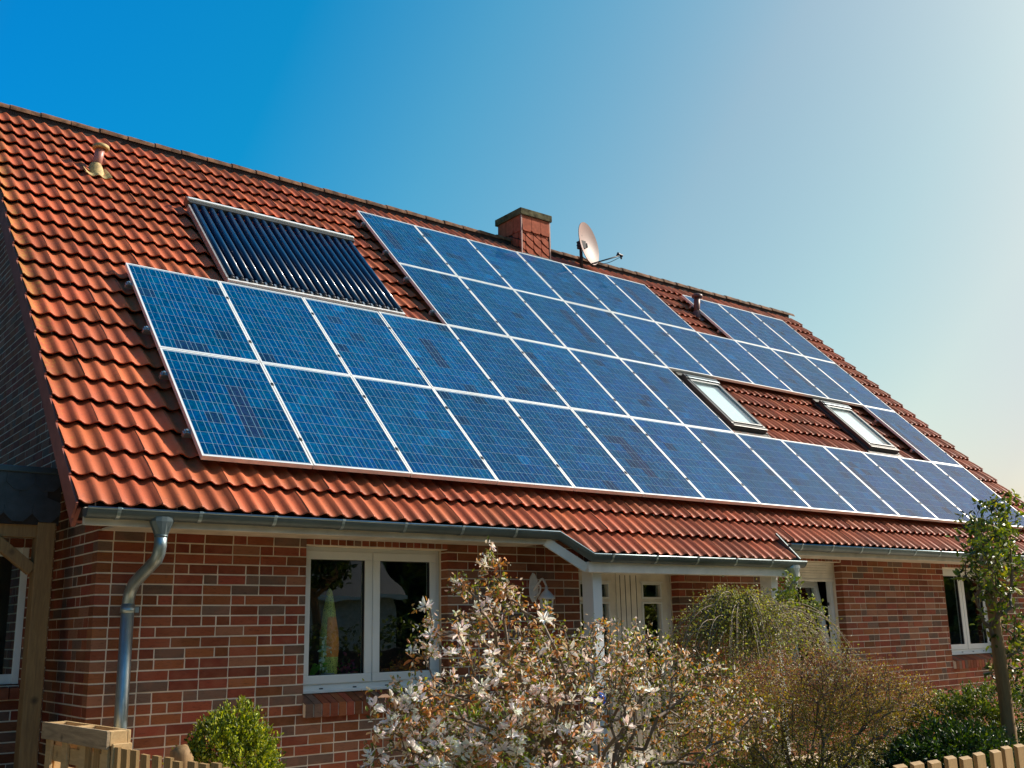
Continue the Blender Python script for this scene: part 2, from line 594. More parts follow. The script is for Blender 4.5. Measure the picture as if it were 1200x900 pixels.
brick_meshes = {}
def brick_mesh(L, D, H, axis_x):
    key = (round(L, 3), round(D, 3), round(H, 3), axis_x)
    if key not in brick_meshes:
        mb = MB()
        j = lambda: random.uniform(-.0012, .0012)
        a = L / 2 if axis_x else D / 2
        b = D / 2 if axis_x else L / 2
        mb.box((-a, -b, -H / 2), (a, b, H / 2))
        mb.v = [(x + j(), y + j(), z + j()) for x, y, z in mb.v]
        brick_meshes[key] = mb.mesh('brick', M['brick'])
    return brick_meshes[key]

bricks = []   # (wall key, L, D, H, axis_x, centre, colour)
def course_fill(wall, axis_x, z, H, segs, v0, D, sign, start):
    """one course of bricks between segs (u ranges)"""
    for (a, b) in segs:
        u = a
        first = True
        while u < b - 0.02:
            if first:
                L = (BL if start else BL / 2) - .011
            else:
                L = (BL if random.random() < .74 else BL / 2) - .011
            if u + L > b - 0.05:
                L = b - u
                if L > .26:
                    L = L / 2 - .005
            first = False
            dv = random.uniform(-.0018, .0018)
            vc = v0 + D / 2 * sign + dv
            c = (u + L / 2, vc, z + H / 2) if axis_x else (vc, u + L / 2, z + H / 2)
            bricks.append((wall, L, D, H, axis_x, c, brick_col()))
            u += L + .011

def subtract(a, b, cuts):
    segs = [(a, b)]
    for c0, c1 in cuts:
        ns = []
        for s0, s1 in segs:
            if c1 <= s0 or c0 >= s1:
                ns.append((s0, s1))
            else:
                if c0 > s0: ns.append((s0, c0))
                if c1 < s1: ns.append((c1, s1))
        segs = ns
    return segs

core_ops = [(a, b, (.9 if c == 1.08 else c), d) for a, b, c, d in openings]
front_wall = wall_core(True, X0 + .004, X1, 0, ZTOP, WY + .004, WY + .24, core_ops, 'front_wall', house)
gable_wall = None
# gable wall core (pentagon prism) facing -X
gy0, gy1 = WY + .20, 10.1
ridgeY = RP(0, 7.4, -.3)[1]
def roof_under(y):      # underside height of roof at y
    return min(3.0 + (y / CP) * SP - .34 / CP, 3.0 + ((2 * ridgeY - y) / CP) * SP - .34 / CP)
GX = X0 + .0022
poly = [(GX, gy0, 0), (GX, gy1, 0), (GX, gy1, roof_under(gy1)), (GX, ridgeY, roof_under(ridgeY)), (GX, gy0, min(ZTOP - .002, roof_under(gy0)))]
mb = MB(); mb.prism(poly[::-1], (0.23, 0, 0))
gable_wall = part('gable_wall', mb, M['mortar'], house)
poly = [(X1, p[1], p[2]) for p in poly]
mb = MB(); mb.prism(poly[::-1], (-0.23, 0, 0))
part('gable_wall', mb, M['brick'], house)
mb = MB(); mb.box((X0 + .25, 9.85, 0), (X1 - .24, 10.09, roof_under(9.85)))
part('rear_wall', mb, M['brick'], house)

H = COURSE - .0115
nz = int(ZTOP / COURSE + .5)
sill_zones = [(1.11, 2.62), (11.56, 13.0)]
for i in range(nz):
    z = i * COURSE
    zc = z + H / 2
    cuts = [(o_[0], o_[1]) for o_ in openings if o_[2] - .04 < zc < o_[3]]
    cuts += [(a, b) for a, b in sill_zones if .87 < zc < 1.08]
    cuts += [(o_[0], o_[1]) for o_ in openings if o_[3] <= zc < o_[3] + .25 and o_[3] < 2.4]
    odd = i % 2
    a = X0 + (0 if odd else .115 + .011)
    course_fill('front', True, z, H, subtract(a, X1, cuts), WY, .115, 1, odd == 0)
# lintel soldiers
for o_ in openings:
    u = o_[0]
    while u < o_[1] - .04:
        bricks.append(('front', .071, .115, ZTOP - o_[3] - .01, True, (u + .0355, WY + .0575, (ZTOP + o_[3]) / 2 + .002), brick_col()))
        u += .0805
# rowlock sills, sloping
def sill(u0, u1):
    n = int(round((u1 - u0) / .0805))
    for k in range(n):
        yield u0 + (k + .5) * (u1 - u0) / n
# gable bricks
nzg = int(8.0 / COURSE)
for i in range(nzg):
    z = i * COURSE
    top = z + H
    # y range below the roof
    ymin = max(WY, ((top + .34 / CP - 3.0) / SP) * CP)
    if z < 2.3: ymin = WY
    ymax = min(6.2, 2 * ridgeY - ymin)
    if ymax - ymin < .1: break
    odd = i % 2
    if ymin <= WY + .001:
        a = WY + (.115 + .011 if odd else 0)
    else:
        a = ymin + random.uniform(0, .1)
    course_fill('gable', False, z, H, [(a, ymax)], X0, .115, 1, odd == 1)

# ================================================================== ANNEX (left of the gable, with flat slate fronted roof)
annex = thing('flat_roofed_annex', 'low annex at the far left with black slate fascia and timber post', 'annex', (-2.4, 1.5, 0))
AL = Vector((-2.4, 1.5, 0))
def ap(name, mb, mat, **kw):
    mb.v = [(x - AL.x, y - AL.y, z - AL.z) for x, y, z in mb.v]
    return part(name, mb, mat, annex, **kw)
AY = 1.5
aops = [(-2.1, -0.88, 1.22, 2.35)]
mbw = MB()
for lo, hi in (((-4.2, AY + .006, 0), (-2.105, AY + .2, 2.85)), ((-.875, AY + .006, 0), (X0 - .002, AY + .2, 2.85)),
               ((-2.105, AY + .006, 0), (-.875, AY + .2, 1.21)), ((-2.105, AY + .006, 2.35), (-.875, AY + .2, 2.85))):
    mbw.box(lo, hi)
annex_wall = ap('wall', mbw, M['mortar'])
for i in range(int(2.8 / COURSE)):
    z = i * COURSE + .02
    zc = z + H / 2
    cuts = [(-2.1, -.88)] if 1.1 < zc < 2.35 else []
    course_fill('annex', True, z, H, subtract(-2.9, X0 - .005, cuts), AY, .115, 1, i % 2 == 0)

# place bricks: the 300 largest of the house in view are parts of their own, the rest joined
def vis_size(b):
    x, y, z = cam_xy(b[5])
    if not (-15 < x < 1215 and -15 < y < 915) or z < 0: return 0
    if b[0] == 'gable' and b[5][1] > 1.55 and b[5][2] < 2.9: return 0
    if b[0] == 'front' and 430 < x < 1090 and y > 760: return 0
    # foreshortening of the visible face
    d = np.array(b[5]) - CAM
    nrm = abs(d[1]) if b[4] else abs(d[0])
    return b[1] * b[3] * nrm / (z ** 3)
def place_bricks(keys, walls, limit):
    bs = [b for b in bricks if b[0] in keys]
    bs.sort(key=vis_size, reverse=True)
    rest = {k: MB() for k in keys}
    for i, b in enumerate(bs):
        key, L, D, HH, ax, c, col = b
        w = walls[key]
        off = w.parent.location if w.parent else Vector((0, 0, 0))
        if i < limit and vis_size(b) > 0:
            link('brick', brick_mesh(L, D, HH, ax), w, Vector(c) - off, (random.uniform(-.004, .004), random.uniform(-.004, .004), random.uniform(-.004, .004)), col)
        else:
            if c[1] > 6.5 and key == 'gable': continue
            a = L / 2 if ax else D / 2
            bb = D / 2 if ax else L / 2
            cc = Vector(c) - off
            rest[key].box((cc.x - a, cc.y - bb, cc.z - HH / 2), (cc.x + a, cc.y + bb, cc.z + HH / 2), col)
    for k, mb in rest.items():
        if mb.v:
            part('bricks', mb, M['brick'], walls[k], kind='stuff')
place_bricks(('front', 'gable'), {'front': front_wall, 'gable': gable_wall}, 290)
place_bricks(('annex',), {'annex': annex_wall}, 120)

# rowlock sills below the front windows
for (u0, u1) in sill_zones + []:
    core = MB()
    core.prism([(u0 + .004, WY + .16, .885), (u0 + .004, WY - .045, .885), (u0 + .004, WY - .045, .985), (u0 + .004, WY + .16, 1.065)][::-1], (u1 - u0 - .008, 0, 0))
    sc = part('brick_sill', core, M['mortar'], house)
    for u in sill(u0, u1):
        w = .0355
        bmk = MB()
        bmk.prism([(-w, WY + .158, .880), (-w, WY - .052, .880), (-w, WY - .052, .992), (-w, WY + .158, 1.073)][::-1], (2 * w, 0, 0))
        link('brick', bmk.mesh('brick', M['brick']), sc, (u, random.uniform(-.002, .002), 0), None, brick_col())
# annex sill
core = MB()
for k in range(15):
    u = -2.1 + .0405 + k * .0813
    core.prism([(u - .0355, AY + .1, 1.10), (u - .0355, AY - .05, 1.10), (u - .0355, AY - .05, 1.19), (u - .0355, AY + .1, 1.225)][::-1], (.071, 0, 0), brick_col())
ap('brick_sill', core, M['brick'])
# annex window
mb = MB()
for lo, hi in (((-2.1, AY + .06, 1.22), (-.88, AY + .12, 1.30)), ((-2.1, AY + .06, 2.27), (-.88, AY + .12, 2.35)), ((-2.1, AY + .06, 1.30), (-2.02, AY + .12, 2.27)),
               ((-.935, AY + .03, 1.22), (-.88, AY + .058, 2.35)), ((-1.54, AY + .06, 1.30), (-1.46, AY + .12, 2.27))):
    mb.box(lo, hi)
aw = ap('window', mb, M['white'], bevel=.004)
mb = MB(); mb.box((-2.02, AY + .085, 1.30), (-.99, AY + .095, 2.27))
mb.v = [(x - AL.x, y - AL.y, z) for x, y, z in mb.v]
part('pane', mb, M['glass'], aw)
mb = MB(); mb.box((-2.1, AY + .6, 1.2), (-.88, AY + .62, 2.4)); ap('room_backdrop', mb, M['dark'])
# roof slab, edge trim, fascia slates
FY = 0.90
mb = MB(); mb.box((-4.3, FY + .05, 2.84), (X0 - .004, 4.4, 2.90)); ap('roof', mb, M['felt'])
mb = MB(); mb.box((-4.3, FY - .035, 2.895), (-.815, FY + .09, 2.945)); mb.box((-.83, FY + .09, 2.902), (X0 - .006, 4.4, 2.93)); ap('roof_edge_trim', mb, M['slate_edge'], bevel=.006)
mb = MB(); mb.box((-4.3, FY, 2.48), (-.825, FY + .03, 2.894)); fb = ap('fascia_board', mb, M['felt'])
def hexslate(w, h):
    p = [(-w / 2, 0, -h * .18), (-w * .2, 0, -h / 2), (w * .2, 0, -h / 2), (w / 2, 0, -h * .18), (w / 2, 0, h * .3), (0, 0, h / 2), (-w / 2, 0, h * .3)]
    b = MB()
    b.add([(x, -.008, z) for x, y, z in p] + [(x, 0, z) for x, y, z in p],
          [tuple(range(7)), ] + [(i, i + 7, (i + 1) % 7 + 7, (i + 1) % 7) for i in range(7)])
    return b.mesh('slate', M['slate'])
hs_me = hexslate(.212, .20)
row = 0
z = 2.60
while z < 2.86:
    for k in range(17):
        x = -.93 - k * .214 - (.107 if row % 2 else 0)
        if x < -2.4: continue
        link('slate', hs_me, fb, (x - AL.x, FY - .004 - .005 * ((row + 1) % 2) - AL.y, z), (R(-2.5), 0, 0))
    z += .125
    row += 1
mb = MB(); mb.box((-.985, FY - .01, 0), (-.845, FY + .13, 2.50)); ap('post', mb, M['timber'], bevel=.006)
mb = MB(); mb.bar((-1.62, FY + .06, 2.62), (-.99, FY + .06, 2.12), .09, .085, up=(0, 1, 0)); ap('brace', mb, M['timber'], bevel=.004)
mb = MB(); mb.box((-4.3, FY + .032, 2.38), (-.84, FY + .12, 2.50)); ap('beam', mb, M['timber'], bevel=.004)
mb = MB()
for k in range(7):
    mb.box((-4.2 + k * .5, FY + .12, 2.72), (-4.12 + k * .5, 1.49, 2.84))
ap('rafters', mb, M['timber'])

# ================================================================== ROOF
EAVE, RIDGE = -0.54, 7.44
XL, XR = -1.02, 15.2
mb = MB()
for (n0, n1, mat_) in ((-.30, -.20, 0),):
    a = [RP(XL + .04, EAVE + .05, n0), RP(XL + .04, RIDGE - .1, n0), RP(XL + .04, RIDGE - .1, n1), RP(XL + .04, EAVE + .05, n1)]
    mb.prism(a[::-1], (XR - XL - .08, 0, 0))
roof = part('roof', mb, M['felt'], house)
# rear slope
yr = ridgeY
mbr = MB()
p0 = RP(0, RIDGE, -.14)
mbr.prism([(XL, p0[1] + .03, p0[2] - .03), (XL, p0[1] + 5.2, p0[2] - 5.2), (XL, p0[1] + 5.2, p0[2] - 5.35), (XL, p0[1] + .03, p0[2] - .2)], (XR - XL, 0, 0))
part('rear_roof_slope', mbr, M['ridge'], house)

WAVE = .153
TW, TE = 2 * WAVE, 0.34
def tile_h(x):
    return .033 * ((1 + math.cos(2 * math.pi * x / WAVE)) / 2) ** 1.35
def tile_mesh(nw, name, jit):
    mb = MB()
    nseg = 8 * nw
    xs = [i * nw * WAVE / nseg for i in range(nseg + 1)]
    L = .385
    top, bot, topu = [], [], []
    for x in xs:
        h = tile_h(x)
        top.append((x, 0, h + .020)); 
    rows = [(0.0, .036), (.010, .041), (.2, .016), (L, -.020)]
    vs = []
    for (y, dz) in rows:
        for x in xs:
            vs.append((x, y, tile_h(x) + dz))
    for x in xs:
        vs.append((x, .008, tile_h(x) + .022))
    n = nseg + 1
    fs, sm = [], []
    for r in range(3):
        for i in range(nseg):
            fs.append((r * n + i, r * n + i + 1, (r + 1) * n + i + 1, (r + 1) * n + i))
    mb.add(vs, fs, smooth=True)
    vf = [v for v in vs[:n]] + [v for v in vs[4 * n:5 * n]]
    mb.add(vf, [(i, n + i, n + i + 1, i + 1) for i in range(nseg)])
    # side faces
    mb.add([vs[0], vs[n * 3], (0, L, vs[n * 3][2] - .015), (0, 0, vs[0][2] - .016)], [(0, 1, 2, 3)])
    e = n - 1
    mb.add([vs[e], vs[n * 3 + e], (xs[-1], L, vs[n * 3 + e][2] - .02), (xs[-1], 0, vs[e][2] - .016)], [(3, 2, 1, 0)])
    return mb
TN = -.158
tile_mb = tile_mesh(2, 'roof_tile', 0)
tile_me = tile_mb.mesh('roof_tile', M['tile'])
def tile_col(far):
    k = random.uniform(.76, 1.14)
    g_ = random.uniform(.93, 1.08)
    if random.random() < .06: k *= .78
    return (0.50 * k, 0.122 * k * g_, 0.050 * k)
tiles = []
NR = 23
ncol = int(round((XR - XL) / TW))
for r in range(-1, NR):
    s = EAVE + r * TE + (0.01 if r < 0 else 0)
    for c in range(ncol):
        x = XL + c * TW
        if r == -1 and not (15 <= c <= 25): continue
        if r == 22: pass
        tiles.append((x, s, r, c))
def in_array(x, s):
    k = x / 1.01
    if -.1 < s < 3.35 and 0.15 < k < 7.9: return True
    if -.1 < s < 1.6 and 0.15 < k < 14: return True
    if 3.4 < s < 6.6 and 4.2 < k < 9.9: return True
    if 3.4 < s < 4.9 and 4.2 < k < 14: return True
    if 4.9 < s < 6.6 and 11.2 < k < 14: return True
    if 1.3 < x < 3.3 and 3.5 < s < 5.3: return True
    return False
def tsize(tl):
    x, s, r, c = tl
    P = np.array(RP(x + .15, s + .17, TN))
    px_, py_, z_ = cam_xy(P)
    if not (-15 < px_ < 1215 and -15 < py_ < 915): return 0
    if in_array(x + .15, s + .2): return 0
    d = CAM - P
    return abs(d @ np.array(RVEC)) / z_ ** 3
tiles.sort(key=tsize, reverse=True)
restb = MB()
rotm = Matrix.Rotation(PH, 3, 'X')
for i, tl in enumerate(tiles):
    x, s, r, c = tl
    col = tile_col(0)
    n = TN + random.uniform(-.003, .003)
    rz = random.uniform(-.004, .004)
    base = RV(x + random.uniform(-.001, .001), s + random.uniform(-.004, .004), n)
    if i < 295:
        link('roof_tile', tile_me, roof, base, (PH + random.uniform(-.004, .004), 0, rz), col)
    else:
        rm = Matrix.Rotation(PH + random.uniform(-.004, .004), 3, 'X') @ Matrix.Rotation(rz, 3, 'Z')
        o0 = len(restb.v)
        restb.v.extend([tuple(rm @ Vector(v) + base) for v in tile_mb.v])
        restb.f.extend([tuple(q + o0 for q in f) for f in tile_mb.f])
        restb.smooth.extend(tile_mb.smooth)
        restb.uv.extend(tile_mb.uv)
        restb.c.extend([col] * len(tile_mb.v))
part('roof_tiles', restb, M['tile'], roof, kind='stuff')

# verge tiles' side flaps on the left, one per course
for side, xx in ((-1, XL), (1, XR)):
    fl = MB()
    fl.prism([(0, 0, .045), (0, .36, .03), (0, .36, -.115), (0, 0, -.10)], (.016 * side, 0, 0))
    fme = fl.mesh('verge_flap', M['tile' if side > 0 else 'verge'])
    for r in range(NR):
        s = EAVE + r * TE - .012
        link('verge_flap', fme, roof, RV(xx - .002 * side, s, TN + random.uniform(-.002, .002)), (PH - .012, 0, 0), (.5, .16, .08) if side > 0 else None)
# barge board under the verge
mb = MB()
mb.prism([RP(XL + .02, EAVE + .03, -.37), RP(XL + .02, EAVE + .03, -.20), RP(XL + .02, RIDGE - .1, -.20), RP(XL + .02, RIDGE - .1, -.37)], (.03, 0, 0))
part('barge_board', mb, M['verge'], house)
mb = MB()
mb.prism([RP(XL + .05, EAVE + .06, -.36), RP(XL + .05, EAVE + .06, -.335), RP(XL + .05, RIDGE - .1, -.335), RP(XL + .05, RIDGE - .1, -.36)][::-1], (X0 - XL - .05, 0, 0))
part('verge_soffit', mb, M['verge'], house)

# ridge tiles
rb = MB()
nseg = 8
for j, (y, rr) in enumerate(((0, .108), (.03, .111), (.40, .096))):
    for k in range(nseg + 1):
        th = math.pi * (k / nseg)
        rb.v.append((y, -math.cos(th) * rr, math.sin(th) * rr * .9)); rb.c.append((1, 1, 1))
for j in range(2):
    for k in range(nseg):
        a = j * (nseg + 1) + k
        rb.f.append((a, a + 1, a + nseg + 2, a + nseg + 1)); rb.smooth.append(True); rb.uv.append(None)
rb.add([rb.v[k] for k in range(nseg + 1)] + [(0, v[1] * .86, v[2] * .86 - .006) for v in rb.v[:nseg + 1]], [(k, k + 1, k + nseg + 2, k + nseg + 1) for k in range(nseg)])
rme = rb.mesh('ridge_tile', M['ridge'])
x = XL - .02
rp0 = RP(0, RIDGE, -.10)
k = 0
while x < XR - .2:
    link('ridge_tile', rme, roof, (x, rp0[1] + .03, rp0[2] - .062 + random.uniform(-.004, .004)), (0, random.uniform(-.012, -.004), random.uniform(-.01, .01)))
    x += .372
    k += 1
mb = MB(); mb.box((XL + .03, rp0[1] - .05, rp0[2] - .22), (XR - .04, rp0[1] + .11, rp0[2] - .05)); part('ridge_batten', mb, M['felt'], house)

# ------------------------------------------------------------------ gutters
def gutter(name, pts, r=.066, ends=(True, True), mat='zinc'):
    """half round channel along pts"""
    mb = MB()
    n = 10
    pts = [Vector(p) for p in pts]
    ring = []
    for i, p in enumerate(pts):
        d0 = (pts[i] - pts[i - 1]).normalized() if i else (pts[1] - pts[0]).normalized()
        d1 = (pts[i + 1] - pts[i]).normalized() if i < len(pts) - 1 else d0
        o0 = d0.cross(Vector((0, 0, 1))).normalized(); o1 = d1.cross(Vector((0, 0, 1))).normalized()
        o_ = (o0 + o1).normalized()
        o_ = o_ / max(.4, o_.dot(o0))
        for rr in (r, r - .004):
            for k in range(n + 1):
                th = math.pi * k / n
                ring.append(p + o_ * (math.cos(th) * rr) - Vector((0, 0, 1)) * (math.sin(th) * rr))
    m2 = 2 * (n + 1)
    fs = []
    for i in range(len(pts) - 1):
        for j in range(2):
            for k in range(n):
                a = i * m2 + j * (n + 1) + k
                b = a + m2
                fs.append((a, a + 1, b + 1, b) if j == 0 else (b, b + 1, a + 1, a))
    mb.add(ring, fs, smooth=True)
    g_ = part(name, mb, M[mat], house)
    # rolled outer bead
    bead = MB()
    bp = []
    for i, p in enumerate(pts):
        d0 = (pts[i] - pts[i - 1]).normalized() if i else (pts[1] - pts[0]).normalized()
        d1 = (pts[i + 1] - pts[i]).normalized() if i < len(pts) - 1 else d0
        o_ = (d0.cross(Vector((0, 0, 1))).normalized() + d1.cross(Vector((0, 0, 1))).normalized()).normalized()
        bp.append(p + o_ * (r + .002) + Vector((0, 0, .004)))
    bead.tube(bp, .009, 8)
    part('bead', bead, M['zinc_light'], g_)
    for e, (flag, p, q) in enumerate(((ends[0], pts[0], pts[1]), (ends[1], pts[-1], pts[-2]))):
        if not flag: continue
        d = (q - p).normalized()
        o_ = d.cross(Vector((0, 0, 1))).normalized()
        cap = MB()
        poly_ = [p + o_ * (math.cos(math.pi * k / 12) * (r + .003)) - Vector((0, 0, 1)) * (math.sin(math.pi * k / 12) * (r + .003)) + Vector((0, 0, .004)) for k in range(13)]
        cap.prism(poly_, d * .006)
        part('end_cap', cap, M['zinc'], g_)
    # brackets
    br = MB()
    for k in range(13):
        th = math.pi * k / 12
        br.v.append((-.014, -math.cos(th) * (r + .005), -math.sin(th) * (r + .005))); br.c.append((1, 1, 1))
        br.v.append((.014, -math.cos(th) * (r + .005), -math.sin(th) * (r + .005))); br.c.append((1, 1, 1))
    for k in range(12):
        br.f.append((2 * k, 2 * k + 1, 2 * k + 3, 2 * k + 2)); br.smooth.append(True); br.uv.append(None)
    br.box((-.014, -r - .014, -.002), (.014, -r + .006, .014))
    bme = br.mesh('bracket', M['zinc_light'])
    tot = (pts[-1] - pts[0]).length
    if abs(pts[0].y - pts[-1].y) < .05 or True:
        for i in range(len(pts) - 1):
            seg = pts[i + 1] - pts[i]
            if abs(seg.y) > .02 or seg.length < .5: continue
            u = .22
            while u < seg.length - .1:
                p = pts[i] + seg.normalized() * u
                link('bracket', bme, g_, p)
                u += .61
    return g_
GZ, GY = 2.482, -0.372
PGZ, PGY = 2.262, -0.59
gutter('gutter', [(-.985, GY, GZ), (3.46, GY, GZ), (3.70, PGY, PGZ), (6.98, PGY, PGZ)])
gutter('gutter', [(7.0, GY, GZ), (XR - .05, GY, GZ)])
# lead flashing where the porch roof ends
mb = MB(); mb.prism([RP(6.965, -.9, -.17), RP(6.965, -.9, -.08), RP(6.965, -.45, -.08), RP(6.965, -.45, -.17)], (.02, 0, 0))
part('flashing', mb, M['zinc'], house)
# eave fascia boards and soffits
mb = MB()
mb.box((-.975, -.315, 2.372), (3.46, -.285, 2.50)); mb.box((7.0, -.315, 2.372), (XR - .06, -.285, 2.50))
part('fascia', mb, M['soffit'], house, bevel=.003)
mb = MB()
for k in range(5):
    y = -.283 + k * .117
    mb.box((-.66, y, 2.395), (3.5, y + .112, 2.412)); mb.box((6.98, y, 2.395), (XR - .3, y + .112, 2.412))
part('soffit', mb, M['soffit'], house)
mb = MB(); mb.box((3.69, -.545, 2.10), (6.98, -.46, 2.20)); mb.box((4.32, -.44, 2.245), (6.97, .295, 2.255))
part('porch_beam', mb, M['cream'], house, bevel=.004)
mb = MB(); mb.bar((3.36, -.30, 2.40), (3.70, -.50, 2.14), .05, .085); 
part('slanted_board', mb, M['cream'], house)
for px_ in (3.86, 6.62):
    mb = MB(); mb.box((px_, -.41, 0.02), (px_ + .12, -.25, 2.19))
    part('porch_post', mb, M['white'], house, bevel=.005)

# ------------------------------------------------------------------ downpipes
def outlet_mesh(p):
    mb = MB()
    x, y, z = p
    prof = [(.085, .062, .0), (.088, .062, -.035), (.050, .050, -.13), (.047, .047, -.15)]
    n = 14
    vs = []
    for a, b, dz in prof:
        for k in range(n):
            th = 2 * math.pi * k / n
            cx, sy = math.cos(th), math.sin(th)
            sq = 1 if dz < -.1 else 1.0 / max(abs(cx), abs(sy)) ** .55
            vs.append((x + a * cx * sq, y + b * sy * sq, z + dz))
    fs = []
    for i in range(3):
        for k in range(n):
            fs.append((i * n + k, (i + 1) * n + k, (i + 1) * n + (k + 1) % n, i * n + (k + 1) % n))
    mb.add(vs, fs, smooth=False)
    return mb
def smooth_path(pts, n=6):
    out_ = []
    P = [Vector(p) for p in pts]
    P = [P[0]] + P + [P[-1]]
    for i in range(1, len(P) - 2):
        for k in range(n):
            t_ = k / n
            a, b, c, d = P[i - 1], P[i], P[i + 1], P[i + 2]
            out_.append(.5 * ((2 * b) + (c - a) * t_ + (2 * a - 5 * b + 4 * c - d) * t_ * t_ + (3 * b - a - 3 * c + d) * t_ ** 3))
    out_.append(P[-2])
    return out_
mb = MB()
PXC, PYC = -.450, .205
mb.tube([(-.43, GY, GZ - .16), (-.43, GY, GZ - .25), (-.43, GY + .02, GZ - .30), (-.432, GY + .06, GZ - .345), (-.446, PYC - .10, 1.985), (-.449, PYC - .03, 1.92), (PXC, PYC, 1.86), (PXC, PYC, 1.80)], .046, 16)
dp = part('downpipe', mb, M['zinc_light'], house)
mb = outlet_mesh((-.43, GY, GZ - .035)); part('hopper', mb, M['zinc'], dp)
mb = MB(); mb.tube([(PXC, PYC, 1.83), (PXC, PYC, .05)], .0495, 18); part('straight_pipe', mb, M['zinc_light'], dp)
mb = MB()
for z in (1.785, .55):
    mb.tube([(PXC, PYC, z + .022), (PXC, PYC, z - .022)], .056, 18)
    mb.bar((PXC + .03, PYC + .02, z), (PXC + .09, WY - .002, z), .012, .03)
    mb.bar((PXC + .052, PYC, z), (PXC + .085, PYC, z), .01, .04)
part('pipe_clamp', mb, M['zinc_light'], dp)
mb = MB()
for (a, b, r_) in (((-.43, GY, GZ - .172), (-.43, GY, GZ - .186), .050), ((-.435, GY + .115, 2.078), (-.436, GY + .130, 2.067), .050), ((-.4435, PYC - .155, 2.028), (-.4440, PYC - .165, 2.020), .05)):
    pass
mb.tube([(-.43, GY, GZ - .168), (-.43, GY, GZ - .182)], .0505, 16)
part('pipe_joint', mb, M['zinc'], dp)
# second downpipe at the right end of the porch gutter
mb = MB()
mb.tube([(6.80, PGY, PGZ - .16), (6.80, PGY, PGZ - .24), (6.80, PGY + .08, PGZ - .33), (6.80, .13, 1.72), (6.80, .2, 1.62), (6.80, .2, .05)], .045, 14)
dp2 = part('downpipe', mb, M['zinc_light'], house)
part('hopper', outlet_mesh((6.80, PGY, PGZ - .035)), M['zinc_light'], dp2)

# ------------------------------------------------------------------ windows
def frame_box(mb, x0, x1, z0, z1, y0, y1, w, wb=None):
    wb = wb or w
    mb.box((x0, y0, z0), (x1, y1, z0 + wb)); mb.box((x0, y0, z1 - w), (x1, y1, z1))
    mb.box((x0, y0, z0 + wb), (x0 + w, y1, z1 - w)); mb.box((x1 - w, y0, z0 + wb), (x1, y1, z1 - w))
def window(x0, x1, z0, z1, split, inset=.15, room=True):
    y = WY + inset
    mb = MB()
    frame_box(mb, x0 + .003, x1 - .003, z0, z1, y, y + .07, .045, .075)
    mb.box((split - .022, y, z0 + .075), (split + .022, y + .068, z1 - .045))
    w = part('window', mb, M['white'], house, bevel=.004)
    for (a, b) in ((x0 + .042, split - .006), (split + .006, x1 - .042)):
        mb = MB()
        frame_box(mb, a, b, z0 + .062, z1 - .036, y - .016, y + .05, .075)
        part('sash', mb, M['white'], w, bevel=.005)
        mb = MB()
        frame_box(mb, a + .072, b - .072, z0 + .134, z1 - .108, y - .006, y + .03, .008)
        part('gasket', mb, M['gasket'], w)
        mb = MB(); mb.box((a + .073, y + .018, z0 + .135), (b - .073, y + .024, z1 - .109))
        part('pane', mb, M['glass'], w)
    mb = MB()
    for xx in np.linspace(x0 + .25, x1 - .25, 4):
        mb.box((xx - .018, y - .004, z0 + .018), (xx + .018, y + .002, z0 + .028))
    part('drain_slot', mb, M['gasket'], w)
    mb = MB(); mb.box((x0, y - .03, z0 - .012), (x1, y + .002, z0 + .012)); part('sill_strip', mb, M['white'], w, bevel=.003)
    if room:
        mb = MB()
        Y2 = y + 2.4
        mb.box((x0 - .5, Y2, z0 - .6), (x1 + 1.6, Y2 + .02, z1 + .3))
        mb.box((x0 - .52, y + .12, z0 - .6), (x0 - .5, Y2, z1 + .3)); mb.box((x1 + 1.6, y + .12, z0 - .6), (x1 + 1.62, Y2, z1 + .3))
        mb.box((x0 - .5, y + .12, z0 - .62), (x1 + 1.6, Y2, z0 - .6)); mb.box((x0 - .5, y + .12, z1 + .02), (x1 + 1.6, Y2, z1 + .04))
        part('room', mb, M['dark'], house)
        mb = MB(); mb.box((x0, y + .072, z0 + .02), (x1, y + .34, z0 + .05)); part('inner_sill', mb, M['white'], w)
    return w
window(1.11, 2.62, 1.08, 2.34, 1.865)
window(11.56, 13.0, 1.08, 2.34, 12.28)

# roller shutter window with tilted sash
y = WY + .16
mb = MB()
frame_box(mb, 7.813, 9.027, .9, 2.20, y, y + .07, .055)
w2 = part('window', mb, M['white'], house, bevel=.004)
mb = MB()
for k in range(6):
    z = 2.355 - k * .034
    mb.box((7.818, y - .035 + .003 * (k % 2), z - .031), (9.022, y - .012, z))
mb.box((7.818, y - .03, 2.11), (9.022, y - .006, 2.148))
part('shutter_slat', mb, M['cream'], w2, bevel=.004)
mb = MB()
# sash tilted inward about its bottom edge
frame_box(mb, 7.86, 8.95, 0, 1.20, -.02, .04, .085)
sash = part('sash', mb, M['white'], w2, bevel=.004)
sash.location = (0, y + .03, .94); sash.rotation_euler = (R(-8.5), 0, 0)
mb = MB(); mb.box((7.945, .005, .085), (8.865, .011, 1.115))
o = part('pane', mb, M['glass'], w2); o.location = (0, y + .03, .94); o.rotation_euler = (R(-8.5), 0, 0)
mb = MB(); mb.box((8.93, y + .04, 1.80), (8.975, y + .055, 1.84)); mb.box((8.93, y + .04, 1.55), (8.97, y + .055, 1.58)); part('hinge', mb, M['black_metal'], w2)
mb = MB()
